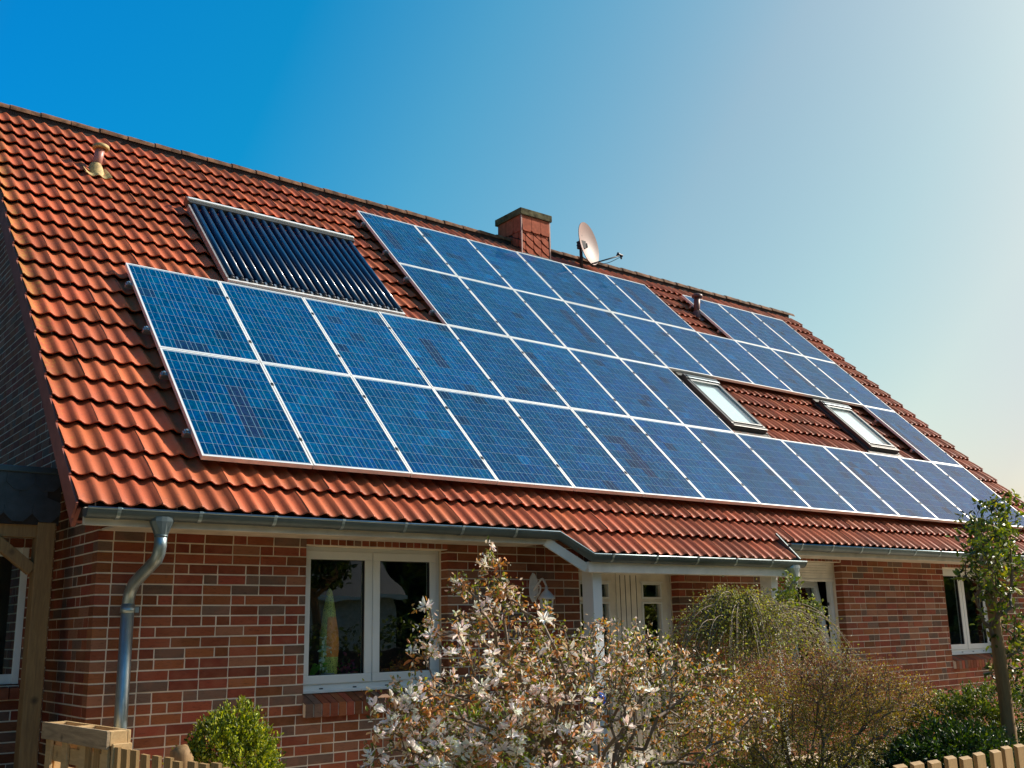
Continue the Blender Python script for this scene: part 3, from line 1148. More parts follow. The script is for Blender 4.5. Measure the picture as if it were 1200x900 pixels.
# curtain folds
pts = []
for k in range(61):
    xx = 7.83 + k * .0112
    pts.append((xx, y + .255 + .018 * math.sin(k * 1.25) + .01 * math.sin(k * .37)))
vs = [(a, b, 1.0) for a, b in pts] + [(a, b, 2.3) for a, b in pts]
mb.add(vs, [(k, k + 1, k + 62, k + 61) for k in range(60)], smooth=True)
part('curtain', mb, M['curtain'], house)
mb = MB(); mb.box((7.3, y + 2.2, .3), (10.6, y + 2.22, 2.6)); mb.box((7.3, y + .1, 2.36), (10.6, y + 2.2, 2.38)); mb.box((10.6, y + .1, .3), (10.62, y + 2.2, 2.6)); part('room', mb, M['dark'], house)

# front door with side light
yd = WY + .13
mb = MB()
frame_box(mb, 4.313, 5.837, 0.02, 2.237, yd, yd + .07, .06)
mb.box((4.90, yd, .08), (4.965, yd + .068, 2.175))
door = part('door', mb, M['cream'], house, bevel=.004)
def leafpanel(a, b, wx0, wx1, nm):
    mb = MB()
    Z0, Z1 = .09, 2.17
    Y0, Y1 = yd - .012, yd + .045
    zz = (.55, 1.83, 1.90, 2.04)
    mb.box((a, Y0, Z0), (wx0, Y1, Z1)); mb.box((wx1, Y0, Z0), (b, Y1, Z1))
    mb.box((wx0, Y0, Z0), (wx1, Y1, zz[0])); mb.box((wx0, Y0, zz[1]), (wx1, Y1, zz[2])); mb.box((wx0, Y0, zz[3]), (wx1, Y1, Z1))
    lp = part(nm, mb, M['cream'], door, bevel=.003)
    mb = MB()
    for q0, q1 in ((zz[0], zz[1]), (zz[2], zz[3])):
        frame_box(mb, wx0 - .018, wx1 + .018, q0 - .018, q1 + .018, Y0 - .014, Y0 + .004, .02)
    mb.box((wx0 - .04, Y0 - .02, zz[3] + .02), (wx1 + .04, Y0 - .001, zz[3] + .036))
    part('glazing_bead', mb, M['white'], door, bevel=.003)
    mb = MB()
    for q0, q1 in ((zz[0], zz[1]), (zz[2], zz[3])):
        mb.box((wx0, yd + .015, q0), (wx1, yd + .021, q1))
    part('pane', mb, M['glass'], door)
leafpanel(4.376, 4.898, 4.42, 4.83, 'side_panel')
leafpanel(4.967, 5.775, 5.37, 5.65, 'door_leaf')
mb = MB()
for xx in (5.02, 5.10, 5.18, 5.27):
    mb.box((xx, yd - .0145, .12), (xx + .008, yd - .010, 2.14))
part('groove', mb, M['gasket'], door)
mb = MB(); mb.box((4.60, yd - .026, .1), (4.655, yd - .0125, 2.17)); part('glazing_bar', mb, M['white'], door)
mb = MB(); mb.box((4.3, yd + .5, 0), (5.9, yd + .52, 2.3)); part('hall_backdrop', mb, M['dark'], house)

# ------------------------------------------------------------------ things behind the left window
yw = WY + .15 + .135
t_ = thing('cone_ornament', 'speckled yellow green cone with orange front behind the left window pane', 'ornament', (1.50, yw, 1.13))
mb = MB(); mb.lathe([(.0, .0), (.075, .0), (.088, .22), (.080, .45), (.055, .66), (.025, .82), (.0, .86)], 18)
mt, t, out = newmat('speckled_cone')
n_ = noise(t, 120, 2, pos(t))
bsdf(t, out, ramp(t, n_, [(.42, (.08, .12, .02)), (.5, (.9, .9, .25)), (.62, (.42, .45, .08))]), .5)
part('cone', mb, mt, t_)
mb = MB()
vs = []
for i_, (r_, z_) in enumerate(((.086, .24), (.092, .34), (.084, .46), (.060, .60), (.04, .64))):
    for k in range(9):
        th = R(-130 + k * 13)
        vs.append((r_ * math.cos(th) * 1.02, r_ * math.sin(th) * 1.02, z_))
mb.add(vs, [(i_ * 9 + k, i_ * 9 + k + 1, i_ * 9 + k + 10, i_ * 9 + k + 9) for i_ in range(4) for k in range(8)], smooth=True)
part('front_panel', mb, simple('orange_terracotta', (.85, .28, .06), .6, 0, 14, .2), t_)

def np_mesh(name, V, C, mat, quad=True):
    """V (n,4,3) quads, C (n,3)"""
    n = len(V)
    me = bpy.data.meshes.new(name)
    me.vertices.add(n * 4)
    me.vertices.foreach_set('co', V.astype(np.float32).ravel())
    me.loops.add(n * 4)
    me.loops.foreach_set('vertex_index', np.arange(n * 4, dtype=np.int32))
    me.polygons.add(n)
    me.polygons.foreach_set('loop_start', np.arange(0, n * 4, 4, dtype=np.int32))
    me.polygons.foreach_set('loop_total', np.full(n, 4, dtype=np.int32))
    me.update(calc_edges=True)
    at = me.color_attributes.new('col', 'FLOAT_COLOR', 'POINT')
    cc = np.ones((n, 4, 4), dtype=np.float32)
    cc[:, :, :3] = C[:, None, :]
    at.data.foreach_set('color', cc.ravel())
    me.materials.append(mat)
    return me

def unit(a):
    return a / (np.linalg.norm(a, axis=-1, keepdims=True) + 1e-9)

def leaves(P, Dr, size, width, C, fold=.25):
    """folded rhombic leaves: base at P along Dr; two quads per leaf"""
    n = len(P)
    Dr = unit(Dr)
    side = unit(np.cross(Dr, unit(RNG.normal(size=(n, 3)))))
    nrm = np.cross(side, Dr)
    L = np.asarray(size).reshape(-1, 1) * np.ones((n, 1))
    Wd = L * width
    b = P
    tip = P + Dr * L - nrm * L * .12
    m1 = P + Dr * L * .30 + nrm * L * .03
    m2 = P + Dr * L * .70
    q1 = np.stack([b, m1 + side * Wd * .5 + nrm * L * fold * .3, m2 + side * Wd * .42 + nrm * L * fold * .25, tip], 1)
    q2 = np.stack([b, tip, m2 - side * Wd * .42 + nrm * L * fold * .25, m1 - side * Wd * .5 + nrm * L * fold * .3], 1)
    V = np.concatenate([q1, q2]); CC = np.concatenate([C, C])
    return V, CC

def palette(n, cols, wts, var=.25):
    cols = np.array(cols, float); wts = np.array(wts, float); wts /= wts.sum()
    idx = RNG.choice(len(cols), n, p=wts)
    c = cols[idx] * RNG.uniform(1 - var, 1 + var, (n, 1)) * RNG.uniform(.92, 1.08, (n, 3))
    return np.clip(c, 0, 1)

def grow(base, targets, step=.09, gravity=0.0, rtip=.0018, rmax=.03, rexp=.46, wobble=.25, sides=4, col=(1, 1, 1)):
    """branch skeleton: each target joins the nearest node already grown; returns MB, tip list [(pos, dir)]"""
    base = np.array(base, float)
    order = np.argsort(np.linalg.norm(targets - base, axis=1))
    nodes = [base]; parent = [-1]
    dist0 = [0.0]
    tips = []
    arr = np.zeros((len(targets) * 24 + 400, 3)); arr[0] = base
    d0 = np.zeros(len(arr)); n = 1
    chains = []
    for ti in order:
        T = targets[ti]
        dd = np.linalg.norm(arr[:n] - T, axis=1)
        cost = dd + .35 * d0[:n]
        j = int(np.argmin(cost))
        S = arr[j]
        L = dd[j]
        k = max(1, int(L / step))
        chain = [j]
        mid = (S + T) / 2 + np.array([0, 0, L * .12 - gravity * L]) + RNG.normal(0, wobble * .12 * L, 3)
        for q in range(1, k + 1):
            u = q / k
            p = (1 - u) ** 2 * S + 2 * u * (1 - u) * mid + u * u * T + (RNG.normal(0, step * wobble * .25, 3) if q < k else 0)
            if n >= len(arr): break
            arr[n] = p; d0[n] = d0[chain[-1]] + np.linalg.norm(p - arr[chain[-1]])
            parent.append(chain[-1]); chain.append(n); n += 1
        chains.append(chain)
        a = arr[chain[-1]] - arr[chain[-2]]
        tips.append((T, a / (np.linalg.norm(a) + 1e-9)))
    cnt = np.zeros(n)
    for c in chains:
        cnt[c[-1]] += 1
    for i in range(n - 1, 0, -1):
        cnt[parent[i]] += cnt[i]
    rad = np.minimum(rtip * np.maximum(cnt, 1) ** rexp, rmax)
    mb = MB()
    for c in chains:
        pts = [arr[i] for i in c]
        rr = [min(rad[c[1]], rad[c[0]])] + [rad[i] for i in c[1:]]
        mb.tube(pts, rr, sides if rr[0] < .008 else 6, col, caps=False)
    return mb, arr[:n].copy(), tips, rad

def blob_points(blobs, n, shell=.35):
    """points in a union of ellipsoids, biased to the outside"""
    vol = np.array([b[3] * b[4] * b[5] for b in blobs]); pr = vol / vol.sum()
    idx = RNG.choice(len(blobs), n, p=pr)
    few = np.repeat(np.arange(len(blobs)), 14) if n > 14 * len(blobs) * 1.5 else np.arange(0)
    idx[:len(few)] = few
    B = np.array(blobs)[idx]
    d = unit(RNG.normal(size=(n, 3)))
    r = RNG.uniform(shell, 1, (n, 1)) ** (1 / 2.2)
    return B[:, :3] + d * r * B[:, 3:6]

# orchid
t_ = thing('potted_orchid', 'pale greenish white orchid blossoms in front of the cone ornament inside', 'flower', (1.46, yw - .05, 1.13))
P = RNG.normal(0, 1, (26, 3)) * np.array([.03, .015, .08]) + np.array([0, 0, .30])
V, C = leaves(np.repeat(P, 4, 0), RNG.normal(size=(104, 3)), .045, .6, palette(104, [(.80, .88, .80), (.6, .75, .62)], [3, 1], .1))
link('blossoms', np_mesh('blossoms', V, C, M['petal']), t_)
mb = MB(); mb.tube(smooth_path([(.02, .02, .02), (.05, 0, .25), (.0, 0, .42)]), .004, 6, (.1, .2, .05)); mb.lathe([(.0, 0), (.05, 0), (.065, .1), (.06, .1), (0, .09)], 14, (0.02, .02, .0), (.5, .5, .5))
part('pot', mb, M['leaf'], t_)
t_ = thing('leafy_houseplant', 'bright green broad leaves in the bottom left corner inside the left window', 'plant', (1.28, yw - .05, 1.13))
for a_, l_, w_ in ((-1.1, .20, .07), (.1, .26, .07), (.5, .20, .06), (2.6, .2, .06), (1.2, .24, .05)):
    mb = MB()
    pts = []
    for k in range(7):
        u = k / 6
        c_ = Vector((math.cos(a_) * l_ * u, -abs(math.sin(a_)) * .02 * u, .04 + l_ * .75 * math.sin(u * 2.2) * .8))
        wd = w_ * math.sin(math.pi * min(1, u * .93 + .05)) * .5
        sd = Vector((0, 1, .35)).normalized()
        pts += [c_ - sd * wd, c_ + sd * wd]
    mb.add(pts, [(2 * k, 2 * k + 1, 2 * k + 3, 2 * k + 2) for k in range(6)], (.16, .42, .03), smooth=True)
    part('leaf', mb, M['gloss_leaf'], t_)
mb = MB(); mb.lathe([(0, -.0), (.05, 0), (.06, .05), (0, .05)], 12, (0, 0, -.02), (.3, .12, .07)); part('pot', mb, M['leaf'], t_)
t_ = thing('purple_houseplant', 'dark magenta flowering plant low behind the left window', 'plant', (1.66, yw, 1.13))
P = RNG.normal(0, 1, (90, 3)) * np.array([.07, .03, .04]) + np.array([0, 0, .13])
V, C = leaves(P, RNG.normal(size=(90, 3)), .05, .6, palette(90, [(.25, .03, .10), (.05, .10, .03)], [2, 1]))
link('foliage', np_mesh('foliage', V, C, M['leaf']), t_)
mb = MB(); mb.lathe([(0, 0), (.06, 0), (.07, .09), (0, .09)], 12, (0, 0, 0), (.2, .1, .06)); part('pot', mb, M['leaf'], t_)

# wall lantern
t_ = thing('wall_lantern', 'white ornate lantern on a scrolled bracket left of the front door', 'lantern', (3.68, WY, 1.9))
mb = MB()
ang = [(-.045, .19), (-.06, .10), (-.055, .0), (-.02, -.06), (.02, -.05), (.06, .0), (.065, .1), (.055, .17), (.02, .23), (-.01, .24)]
mb.prism([(a, -.012, b) for a, b in ang][::-1], (0, .012, 0)); part('backplate', mb, M['lamp_white'], t_, bevel=.006)
mb = MB(); mb.tube(smooth_path([(0, -.01, .06), (.0, -.08, .12), (.0, -.15, .17), (0, -.21, .10)]), .011, 7); mb.tube(smooth_path([(0, -.01, .0), (.0, -.09, .02), (0, -.12, .09), (0, -.08, .12)]), .009, 7); part('scroll_arm', mb, M['lamp_white'], t_)
mb = MB(); mb.lathe([(0, .10), (.014, .09), (.02, .055), (.05, .03), (.092, -.02), (.095, -.035), (.07, -.035)], 6, (0, -.21, 0)); part('lantern_roof', mb, M['lamp_white'], t_)
mb = MB()
for k in range(6):
    a_ = math.pi / 3 * k
    mb.bar((.068 * math.cos(a_), -.21 + .068 * math.sin(a_), -.03), (.045 * math.cos(a_), -.21 + .045 * math.sin(a_), -.19), .012, .012)
mb.lathe([(.0, -.19), (.055, -.19), (.055, -.205), (0, -.22)], 6, (0, -.21, 0)); part('lantern_cage', mb, M['lamp_white'], t_)
mb = MB(); mb.lathe([(.060, -.04), (.040, -.188)], 6, (0, -.21, 0)); part('pane', mb, M['glass'], t_)

# ================================================================== CHIMNEY
cx0, cx1, cy0, cy1 = 7.44, 8.05, 4.98, 5.62
zb, zt = 7.5, 8.56
chim = link('chimney', None, house)
chim.location = (0, 0, 0)
mb = MB(); mb.box((cx0, cy0, zb), (cx1, cy1, zt))
bpy.data.objects.remove(chim)
chim = part('chimney', mb, M['felt'], house)
# cladding shingles laid diagonally, front and left faces
def clip_poly(poly, lo, hi):
    def clip(P, ax, val, keep):
        out_ = []
        for i in range(len(P)):
            a, b = P[i], P[(i + 1) % len(P)]
            ia, ib = keep(a[ax], val), keep(b[ax], val)
            if ia: out_.append(a)
            if ia != ib:
                u = (val - a[ax]) / (b[ax] - a[ax])
                out_.append(tuple(a[j] + u * (b[j] - a[j]) for j in range(2)))
        return out_
    P = poly
    for ax in (0, 1):
        P = clip(P, ax, lo[ax], lambda v, w: v >= w)
        if len(P) < 3: return []
        P = clip(P, ax, hi[ax], lambda v, w: v <= w)
        if len(P) < 3: return []
    return P
def clad(face):
    u0, u1 = (cx0, cx1) if face == 'front' else (cy0, cy1)
    pieces = []
    # top row of upright shingles
    k = 0
    u = u0
    while u < u1 - .01:
        w = min(.205, u1 - u)
        pieces.append(([(u + .004, zt - .26), (u + .03, zt - .285), (u + w - .03, zt - .285), (u + w - .004, zt - .25), (u + w - .004, zt), (u + .004, zt)], .020))
        u += .205
    sl_ = -.62 if face == 'front' else .50
    for r in range(-2, 9):
        for c in range(-2, 6):
            bx = u0 - .10 + c * .175 + (r % 2) * .0
            top_ = zt - .16 - r * .155 + (bx - u0) * sl_
            w_, h_c = .161, .136
            P = [(bx, top_), (bx, top_ - h_c + .035), (bx + .03, top_ - h_c + .03 * sl_), (bx + w_ - .015, top_ - h_c + (w_ - .015) * sl_), (bx + w_, top_ - h_c + .02 + w_ * sl_), (bx + w_, top_ + w_ * sl_)]
            P = clip_poly(P, (u0, zb + .2), (u1, zt - .292))
            if P:
                area = abs(sum(P[i][0] * P[(i + 1) % len(P)][1] - P[(i + 1) % len(P)][0] * P[i][1] for i in range(len(P)))) / 2
                if area > .0012:
                    pieces.append((P[::-1] if False else P, .012))
    for P, d in pieces:
        mb = MB()
        if face == 'front':
            mb.prism([(p[0], cy0 - .001, p[1]) for p in P], (0, -d, 0))
            mb.v[len(P):] = [(x_, y_ - max(0, min(.014, (max(q_[1] for q_ in P) - z_) * .09)), z_) for x_, y_, z_ in mb.v[len(P):]]
        else:
            mb.prism([(cx0 - .001, p[0], p[1]) for p in P], (-d, 0, 0))
        o = part('cladding_slate', mb, M['chim_slate'], chim)
clad('front'); clad('left')
mb = MB(); mb.box((cx1, cy0 - .01, zb), (cx1 + .012, cy1, zt)); mb.box((cx0, cy1, zb), (cx1, cy1 + .012, zt)); part('side_cladding', mb, M['chim_slate'], chim)
mb = MB(); mb.box((cx0 - .026, cy0 - .027, zb), (cx0 - .002, cy0 - .003, zt)); mb.box((cx1 - .003, cy0 - .026, zb), (cx1 + .022, cy0 + .02, zt)); part('corner_strip', mb, simple('pinkish_corner_trim', (.42, .22, .17), .5), chim)
mb = MB(); mb.box((cx0 - .05, cy0 - .05, zt), (cx1 + .05, cy1 + .05, zt + .12)); part('chimney_cap', mb, M['concrete'], chim, bevel=.008)
mb = MB(); mb.lathe([(.10, 0), (.10, .05), (.15, .055), (.155, .085), (.12, .10), (0, .105)], 20, (cx0 + .30, cy0 + .30, zt + .12)); part('flue_cowl', mb, M['zinc_light'], chim)
mb = MB(); mb.box((cx0 - .02, cy0 - .06, RP(0, 7.0, -.1)[2] - .06), (cx1 + .02, cy0 - .03, RP(0, 7.0, -.1)[2] - .045)); part('lead_apron', mb, M['slate_edge'], chim)

# ================================================================== SATELLITE DISH
db = Vector((8.80, 4.97, 7.83))
t_ = thing('satellite_dish', 'pale round satellite dish on a black mast above the solar panels', 'satellite dish', db)
mb = MB(); mb.tube([(0, 0, 0), (0, 0, .64)], .030, 12); mb.tube([(0, 0, .64), (0, 0, .655)], .034, 12); part('mast', mb, M['black_metal'], t_)
N = Vector((.33, -.92, .12)).normalized()
right_ = Vector((.92, .33, 0)).normalized()
up_ = N.cross(right_) * -1
if up_.z < 0: up_ = -up_
cen = Vector((.16, -.05, .52))
def dishmesh(thick):
    mb = MB()
    n, rings = 32, 7
    vs = []
    for j in range(rings + 1):
        r_ = j / rings
        for k in range(n):
            th = 2 * math.pi * k / n
            p = cen + right_ * (.37 * r_ * math.cos(th)) + up_ * (.41 * r_ * math.sin(th)) + N * (.075 * r_ * r_ - .075 - thick)
            vs.append(p)
    fs = []
    for j in range(rings):
        for k in range(n):
            k2 = (k + 1) % n
            fs.append((j * n + k, j * n + k2, (j + 1) * n + k2, (j + 1) * n + k))
    return mb, vs, fs, n, rings
mb, vs, fs, n, rings = dishmesh(0)
mb.add(vs, fs, smooth=True); part('reflector', mb, M['dish'], t_)
mb, vs2, fs2, n, rings = dishmesh(.010)
mb.add(vs2, [f[::-1] for f in fs2], smooth=True)
rim = [vs[rings * n + k] for k in range(n)] ; rim2 = [vs2[rings * n + k] for k in range(n)]
mb.add(rim + rim2, [(k, (k + 1) % n, n + (k + 1) % n, n + k) for k in range(n)])
part('reflector_back', mb, M['black_metal'], t_)
mb = MB(); mb.box((-.05, -.06, .40), (.07, .05, .54)); mb.bar((0, 0, .45), (.13, -.02, .48), .05, .08); mb.tube([(-.10, 0, .44), (.06, 0, .44)], .008, 6); mb.tube([(-.1, .0, .50), (.05, 0, .50)], .008, 6); part('mount', mb, M['black_metal'], t_)
low = cen + up_ * -.40
lnb = Vector((.66, -.34, .31))
mb = MB(); mb.tube([low + N * -.03, low + N * .02, lnb], .013, 8); mb.tube(smooth_path([low, low + (lnb - low) * .5 + Vector((0, 0, -.07)), lnb + Vector((0, 0, -.03))]), .006, 6)
mb.tube(smooth_path([low, Vector((.02, -.02, .24)), Vector((.0, -.03, .33))]), .007, 6)
part('feed_arm', mb, M['black_metal'], t_)
mb = MB(); dv = (cen - lnb).normalized(); mb.tube([lnb - dv * .04, lnb + dv * .03, lnb + dv * .035, lnb + dv * .075], [.024, .026, .036, .036], 12); mb.tube([lnb, lnb + Vector((.01, 0, -.07))], [.02, .014], 8); part('feed_horn', mb, M['black_metal'], t_)

# ================================================================== VENT PIPES
def vent(x, s, h, mats, label, cat='vent pipe'):
    b = RV(x, s, TN + .0)
    t_ = thing('vent_pipe', label, cat, b, group='vent pipes on the roof')
    # flashing tile
    fb_ = MB()
    fb_.v = [tuple(Matrix.Rotation(PH, 3, 'X') @ Vector((v[0] - .153, v[1] - .19, v[2] + .012))) for v in tile_mb.v]
    fb_.f = list(tile_mb.f); fb_.smooth = list(tile_mb.smooth); fb_.uv = list(tile_mb.uv); fb_.c = [(1, 1, 1)] * len(fb_.v)
    part('flashing_tile', fb_, M[mats[1]], t_)
    mb = MB(); mb.lathe([(.115, -.06), (.105, .02), (.078, .10), (.062, .135)], 18, (.0, 0, 0)); part('collar', mb, M[mats[1]], t_)
    mb = MB(); mb.tube([(0, 0, .05), (.012, 0, .155), (.012, 0, .16), (.045, 0, h)], [.054, .054, .058, .058], 16); part('pipe', mb, M[mats[0]], t_)
    mb = MB(); mb.lathe([(.0, h + .045), (.06, h + .04), (.098, h + .018), (.102, h - .015), (.092, h - .03), (.06, h - .028)], 20, (.045, 0, 0)); part('cap', mb, M[mats[1]], t_)
vent(.17, 5.98, .37, ('vent_red', 'vent_yellow'), 'pinkish vent pipe with yellow lichen cap high on the left roof')
vent(11.10, 6.02, .44, ('vent_brown', 'vent_brown'), 'brown vent pipe standing in the gap between the upper solar panels')

# ================================================================== SKYLIGHTS
def skylight(x0, x1, s0, s1, label, blind):
    t_ = thing('roof_window', label, 'skylight', RP((x0 + x1) / 2, s0, -.066), (PH, 0, 0), 'roof windows between the solar panels')
    w, h = x1 - x0, s1 - s0
    mb = MB()
    a = w / 2
    frame_w = .055
    for lo, hi in (((-a, 0, -.05), (a, .07, .055)), ((-a, h - .11, -.05), (a, h, .075)), ((-a, .07, -.05), (-a + frame_w, h - .11, .055)), ((a - frame_w, .07, -.05), (a, h - .11, .055))):
        mb.box(lo, hi)
    part('frame', mb, M['window_dark'], t_, bevel=.006)
    mb = MB()
    b = a - frame_w - .004
    for lo, hi in (((-b, .090, .0), (b, .12, .064)), ((-b, h - .16, .0), (b, h - .114, .064)), ((-b, .12, .0), (-b + .022, h - .16, .060)), ((b - .022, .12, .0), (b, h - .16, .060))):
        mb.box(lo, hi)
    part('sash', mb, M['sash_grey'], t_, bevel=.004)
    mb = MB(); mb.box((-b + .022, .12, .034), (b - .022, h - .16, .040)); part('pane', mb, M['sky_glass'], t_)
    mb = MB()
    if blind:
        mb.box((-b + .022, .12, .0), (b - .022, h - .16, .006))
        part('blind', mb, M['blind'], t_)
    mb = MB()
    mb.box((-a - .07, -.16, -.035), (a + .07, -.002, -.022)); mb.box((-a - .06, -.0, -.04), (-a - .002, h + .08, -.01)); mb.box((a + .002, -.0, -.04), (a + .06, h + .08, -.01)); mb.box((-a - .06, h + .002, -.03), (a + .06, h + .09, .03))
    part('flashing', mb, M['window_dark'], t_)
    if not blind:
        pass
    mb = MB(); mb.box((-a + .03, h - .115, .055), (a - .03, h - .035, .085)); part('hood', mb, M['slate_edge'], t_, bevel=.006)
skylight(8.30, 9.06, 1.90, 3.22, 'tilted roof window beside the second row of solar panels, nearer one', True)
skylight(11.68, 12.50, 1.90, 3.20, 'roof window with grey hood at the far end of the tiled strip', True)

# ================================================================== SOLAR PANELS
PW, PL, PITCHX, PITCHS = 1.000, 1.655, 1.01, 1.665
def panel_frame():
    mb = MB()
    lip, hgt = .017, .042
    mb.box((0, 0, -hgt), (PW, lip, 0)); mb.box((0, PL - lip, -hgt), (PW, PL, 0)); mb.box((0, lip, -hgt), (lip, PL - lip, 0)); mb.box((PW - lip, lip, -hgt), (PW, PL - lip, 0))
    return mb.mesh('frame', M['alu'])
frame_me = panel_frame()
bsm = MB(); bsm.box((.016, .016, -.012), (PW - .016, PL - .016, -.0045)); back_me = bsm.mesh('laminate', M['back'])
CPX, CS = .1592, .1555
UVQ = [(0, 0), (1, 0), (1, 1), (0, 1)]
cm = MB(); ch = .006; h_ = CS / 2
cm.add([(-h_, -h_, 0), (h_, -h_, 0), (h_, h_, 0), (-h_, h_, 0)], [(0, 1, 2, 3)], uv=UVQ)
cell_me = cm.mesh('cell', M['cell'])
def cell_col(tone):
    k = random.uniform(.80, 1.15) * tone
    r = random.random()
    if r < .035: return (.006 * k, .030 * k, .085 * k)     # duller cell
    if r < .06: return (.000, .080 * k, .22 * k)
    return (.000, .054 * k * random.uniform(.90, 1.12), .158 * k)
rows = [('lowest', 0, range(0, 14)), ('second', 1, list(range(0, 8)) + [13]), ('third', 2, range(4, 14)), ('topmost', 3, list(range(4, 10)) + [11, 12, 13])]
ORD = ['first', 'second', 'third', 'fourth', 'fifth', 'sixth', 'seventh', 'eighth', 'ninth', 'tenth', 'eleventh', 'twelfth', 'thirteenth', 'fourteenth']
for rn, j, ks in rows:
    ks = list(ks)
    for q, k in enumerate(ks):
        if rn == 'second' and k == 13: lab = 'lone solar panel at the far right, right of the skylights, above the lowest row'
        elif rn == 'topmost' and k >= 11: lab = '%s of the three blue solar panels below the right end of the ridge' % ORD[k - 11]
        elif q == 0: lab = 'leftmost blue solar panel of the %s row on the roof' % rn
        elif q == len(ks) - 1: lab = 'rightmost blue solar panel of the %s row on the roof' % rn
        elif rn == 'second' and k == 7: lab = 'blue solar panel directly left of the nearer skylight in the second row'
        else: lab = '%s blue solar panel from the left in the %s row' % (ORD[q], rn)
        t_ = thing('solar_panel', lab, 'solar panel', RP(k * PITCHX + .005, j * PITCHS + .005, random.uniform(-.0015, .0015)),
                   (PH + random.uniform(-.0015, .0015), random.uniform(-.0012, .0012), 0), 'solar panels on the roof')
        link('frame', frame_me, t_)
        lam = link('laminate', back_me, t_)
        near = k <= 4 if j < 2 else k <= 4
        near = near or (j == 0 and k == 5)
        tone = random.uniform(.85, 1.12)
        mbc = MB()
        streak = random.randrange(6)
        for cxi in range(6):
            run = 0
            for cyi in range(10):
                col = cell_col(tone)
                if cxi == streak and 3 <= cyi + random.randrange(2) <= 7 and (k + 2 * j) % 5 == 0: col = (.010, .028, .080)
                cx_ = .0225 + CPX * (cxi + .5) ; cy_ = .0315 + CPX * (cyi + .5)
                if near:
                    link('cell', cell_me, lam, (cx_, cy_, -.0036), None, col)
                else:
                    mbc.add([(cx_ - h_, cy_ - h_, -.0036), (cx_ + h_, cy_ - h_, -.0036), (cx_ + h_, cy_ + h_, -.0036), (cx_ - h_, cy_ + h_, -.0036)], [(0, 1, 2, 3)], col, uv=UVQ)
        if not near:
            part('cells', mbc, M['cell'], lam, kind='stuff')
# mounting rails whose ends stick out at the left of each row
rails = [(-.055, 8.13, .38, 'lowest panel row, lower of its pair'), (-.055, 8.13, 1.27, 'lowest panel row, upper of its pair'), (-.055, 8.13, 2.05, 'second panel row, lower of its pair'), (-.055, 8.13, 2.93, 'second panel row, upper of its pair'),
         (3.985, 14.18, 3.71, 'third panel row, lower of its pair'), (3.985, 14.18, 4.6, 'third panel row, upper of its pair'), (3.985, 10.14, 5.38, 'topmost panel row, lower of its pair'), (3.985, 10.14, 6.27, 'topmost panel row, upper of its pair')]
for a, b, s, lb in rails:
    t_ = thing('mounting_rail', 'aluminium rail end sticking out left of the ' + lb, 'mounting rail', RP(a, s, -.065), (PH, 0, 0), 'mounting rails under the solar panels')
    mb = MB(); mb.box((0, -.02, -.022), (b - a, .02, .022)); part('bar', mb, M['rail'], t_, bevel=.003)
    mb = MB(); mb.box((.012, -.026, -.0), (.05, .026, .034)); mb.tube([(.03, 0, .034), (.03, 0, .05)], .012, 8); part('end_clamp', mb, M['zinc_light'], t_)
for a, b, s in ((8.14, 14.18, .38), (8.14, 14.18, 1.27), (11.06, 14.18, 5.38), (11.06, 14.18, 6.27), (13.08, 14.18, 2.05), (13.08, 14.18, 2.93)):
    mb = MB(); mb.box((0, -.02, -.022), (b - a, .02, .022))
    o = link('panel_rail', mb.mesh('rail', M['rail']), house, RP(a, s, -.065), (PH, 0, 0))
# clamps between the modules: small dark dots on the seams
cl = MB(); cl.box((-.011, -.022, -.002), (.011, .022, .005)); cl.tube([(0, 0, .005), (0, 0, .010)], .006, 8); clme = cl.mesh('module_clamp', M['gasket'])
# (kept as parts of the panel on their left)
pan = {}
for o_ in list(COL.objects):
    if o_.name.startswith('solar_panel'):
        for s in (.38, 1.27):
            if len([1]) :
                link('module_clamp', clme, o_, (PW + .005, s, 0.0))

# ================================================================== TUBE COLLECTOR
CX0, CX1, CS0, CS1 = 1.17, 3.50, 3.50, 5.50
t_ = thing('tube_collector', 'solar thermal collector of dark blue glass tubes above the panels', 'solar collector', RP(CX0, CS0, 0), (PH, 0, 0))
CW, CH = CX1 - CX0, CS1 - CS0
mb = MB(); mb.box((-.01, CH - .050, -.075), (CW + .02, CH, .035)); part('manifold', mb, M['alu'], t_, bevel=.012)
mb = MB(); mb.box((-.005, CH - .115, -.07), (CW + .01, CH - .045, .012)); part('manifold_skirt', mb, M['window_dark'], t_, bevel=.01)
mb = MB(); mb.box((-.03, CH - .126, -.07), (-.011, CH - .004, .03)); part('manifold_end', mb, simple('brown_end_plate', (.13, .06, .04), .5), t_)
mb = MB(); mb.box((-.014, 0, -.085), (.010, CH - .13, -.02)); part('side_rail', mb, M['frame_side'], t_)
mb = MB(); mb.box((CW - .01, 0, -.085), (CW + .014, CH - .13, -.045)); part('side_rail', mb, M['frame_side'], t_)
mb = MB(); mb.box((.01, .02, -.082), (CW - .01, CH - .12, -.074)); part('reflector_sheet', mb, M['tube_glass'], t_)
mb = MB(); mb.box((0, -.035, -.085), (CW, .0, -.03)); mb.box((0, .008, -.085), (CW, .03, -.04)); part('foot_rail', mb, M['alu'], t_, bevel=.004)
mb = MB(); mb.box((.02, -.075, -.10), (CW, -.045, -.07)); part('lower_rail', mb, M['rail'], t_)
tm = MB(); tm.tube([(0, .045, 0), (0, CH - .12, 0)], .037, 16); tme = tm.mesh('glass_tube', M['tube_glass'])
cp = MB(); cp.tube([(0, .0, -.004), (0, .05, -.004)], .034, 12); cpe = cp.mesh('tube_foot', M['black_metal'])
ct = MB(); ct.tube([(0, CH - .15, .0), (0, CH - .125, .0)], .036, 12); cte = ct.mesh('tube_collar', M['black_metal'])
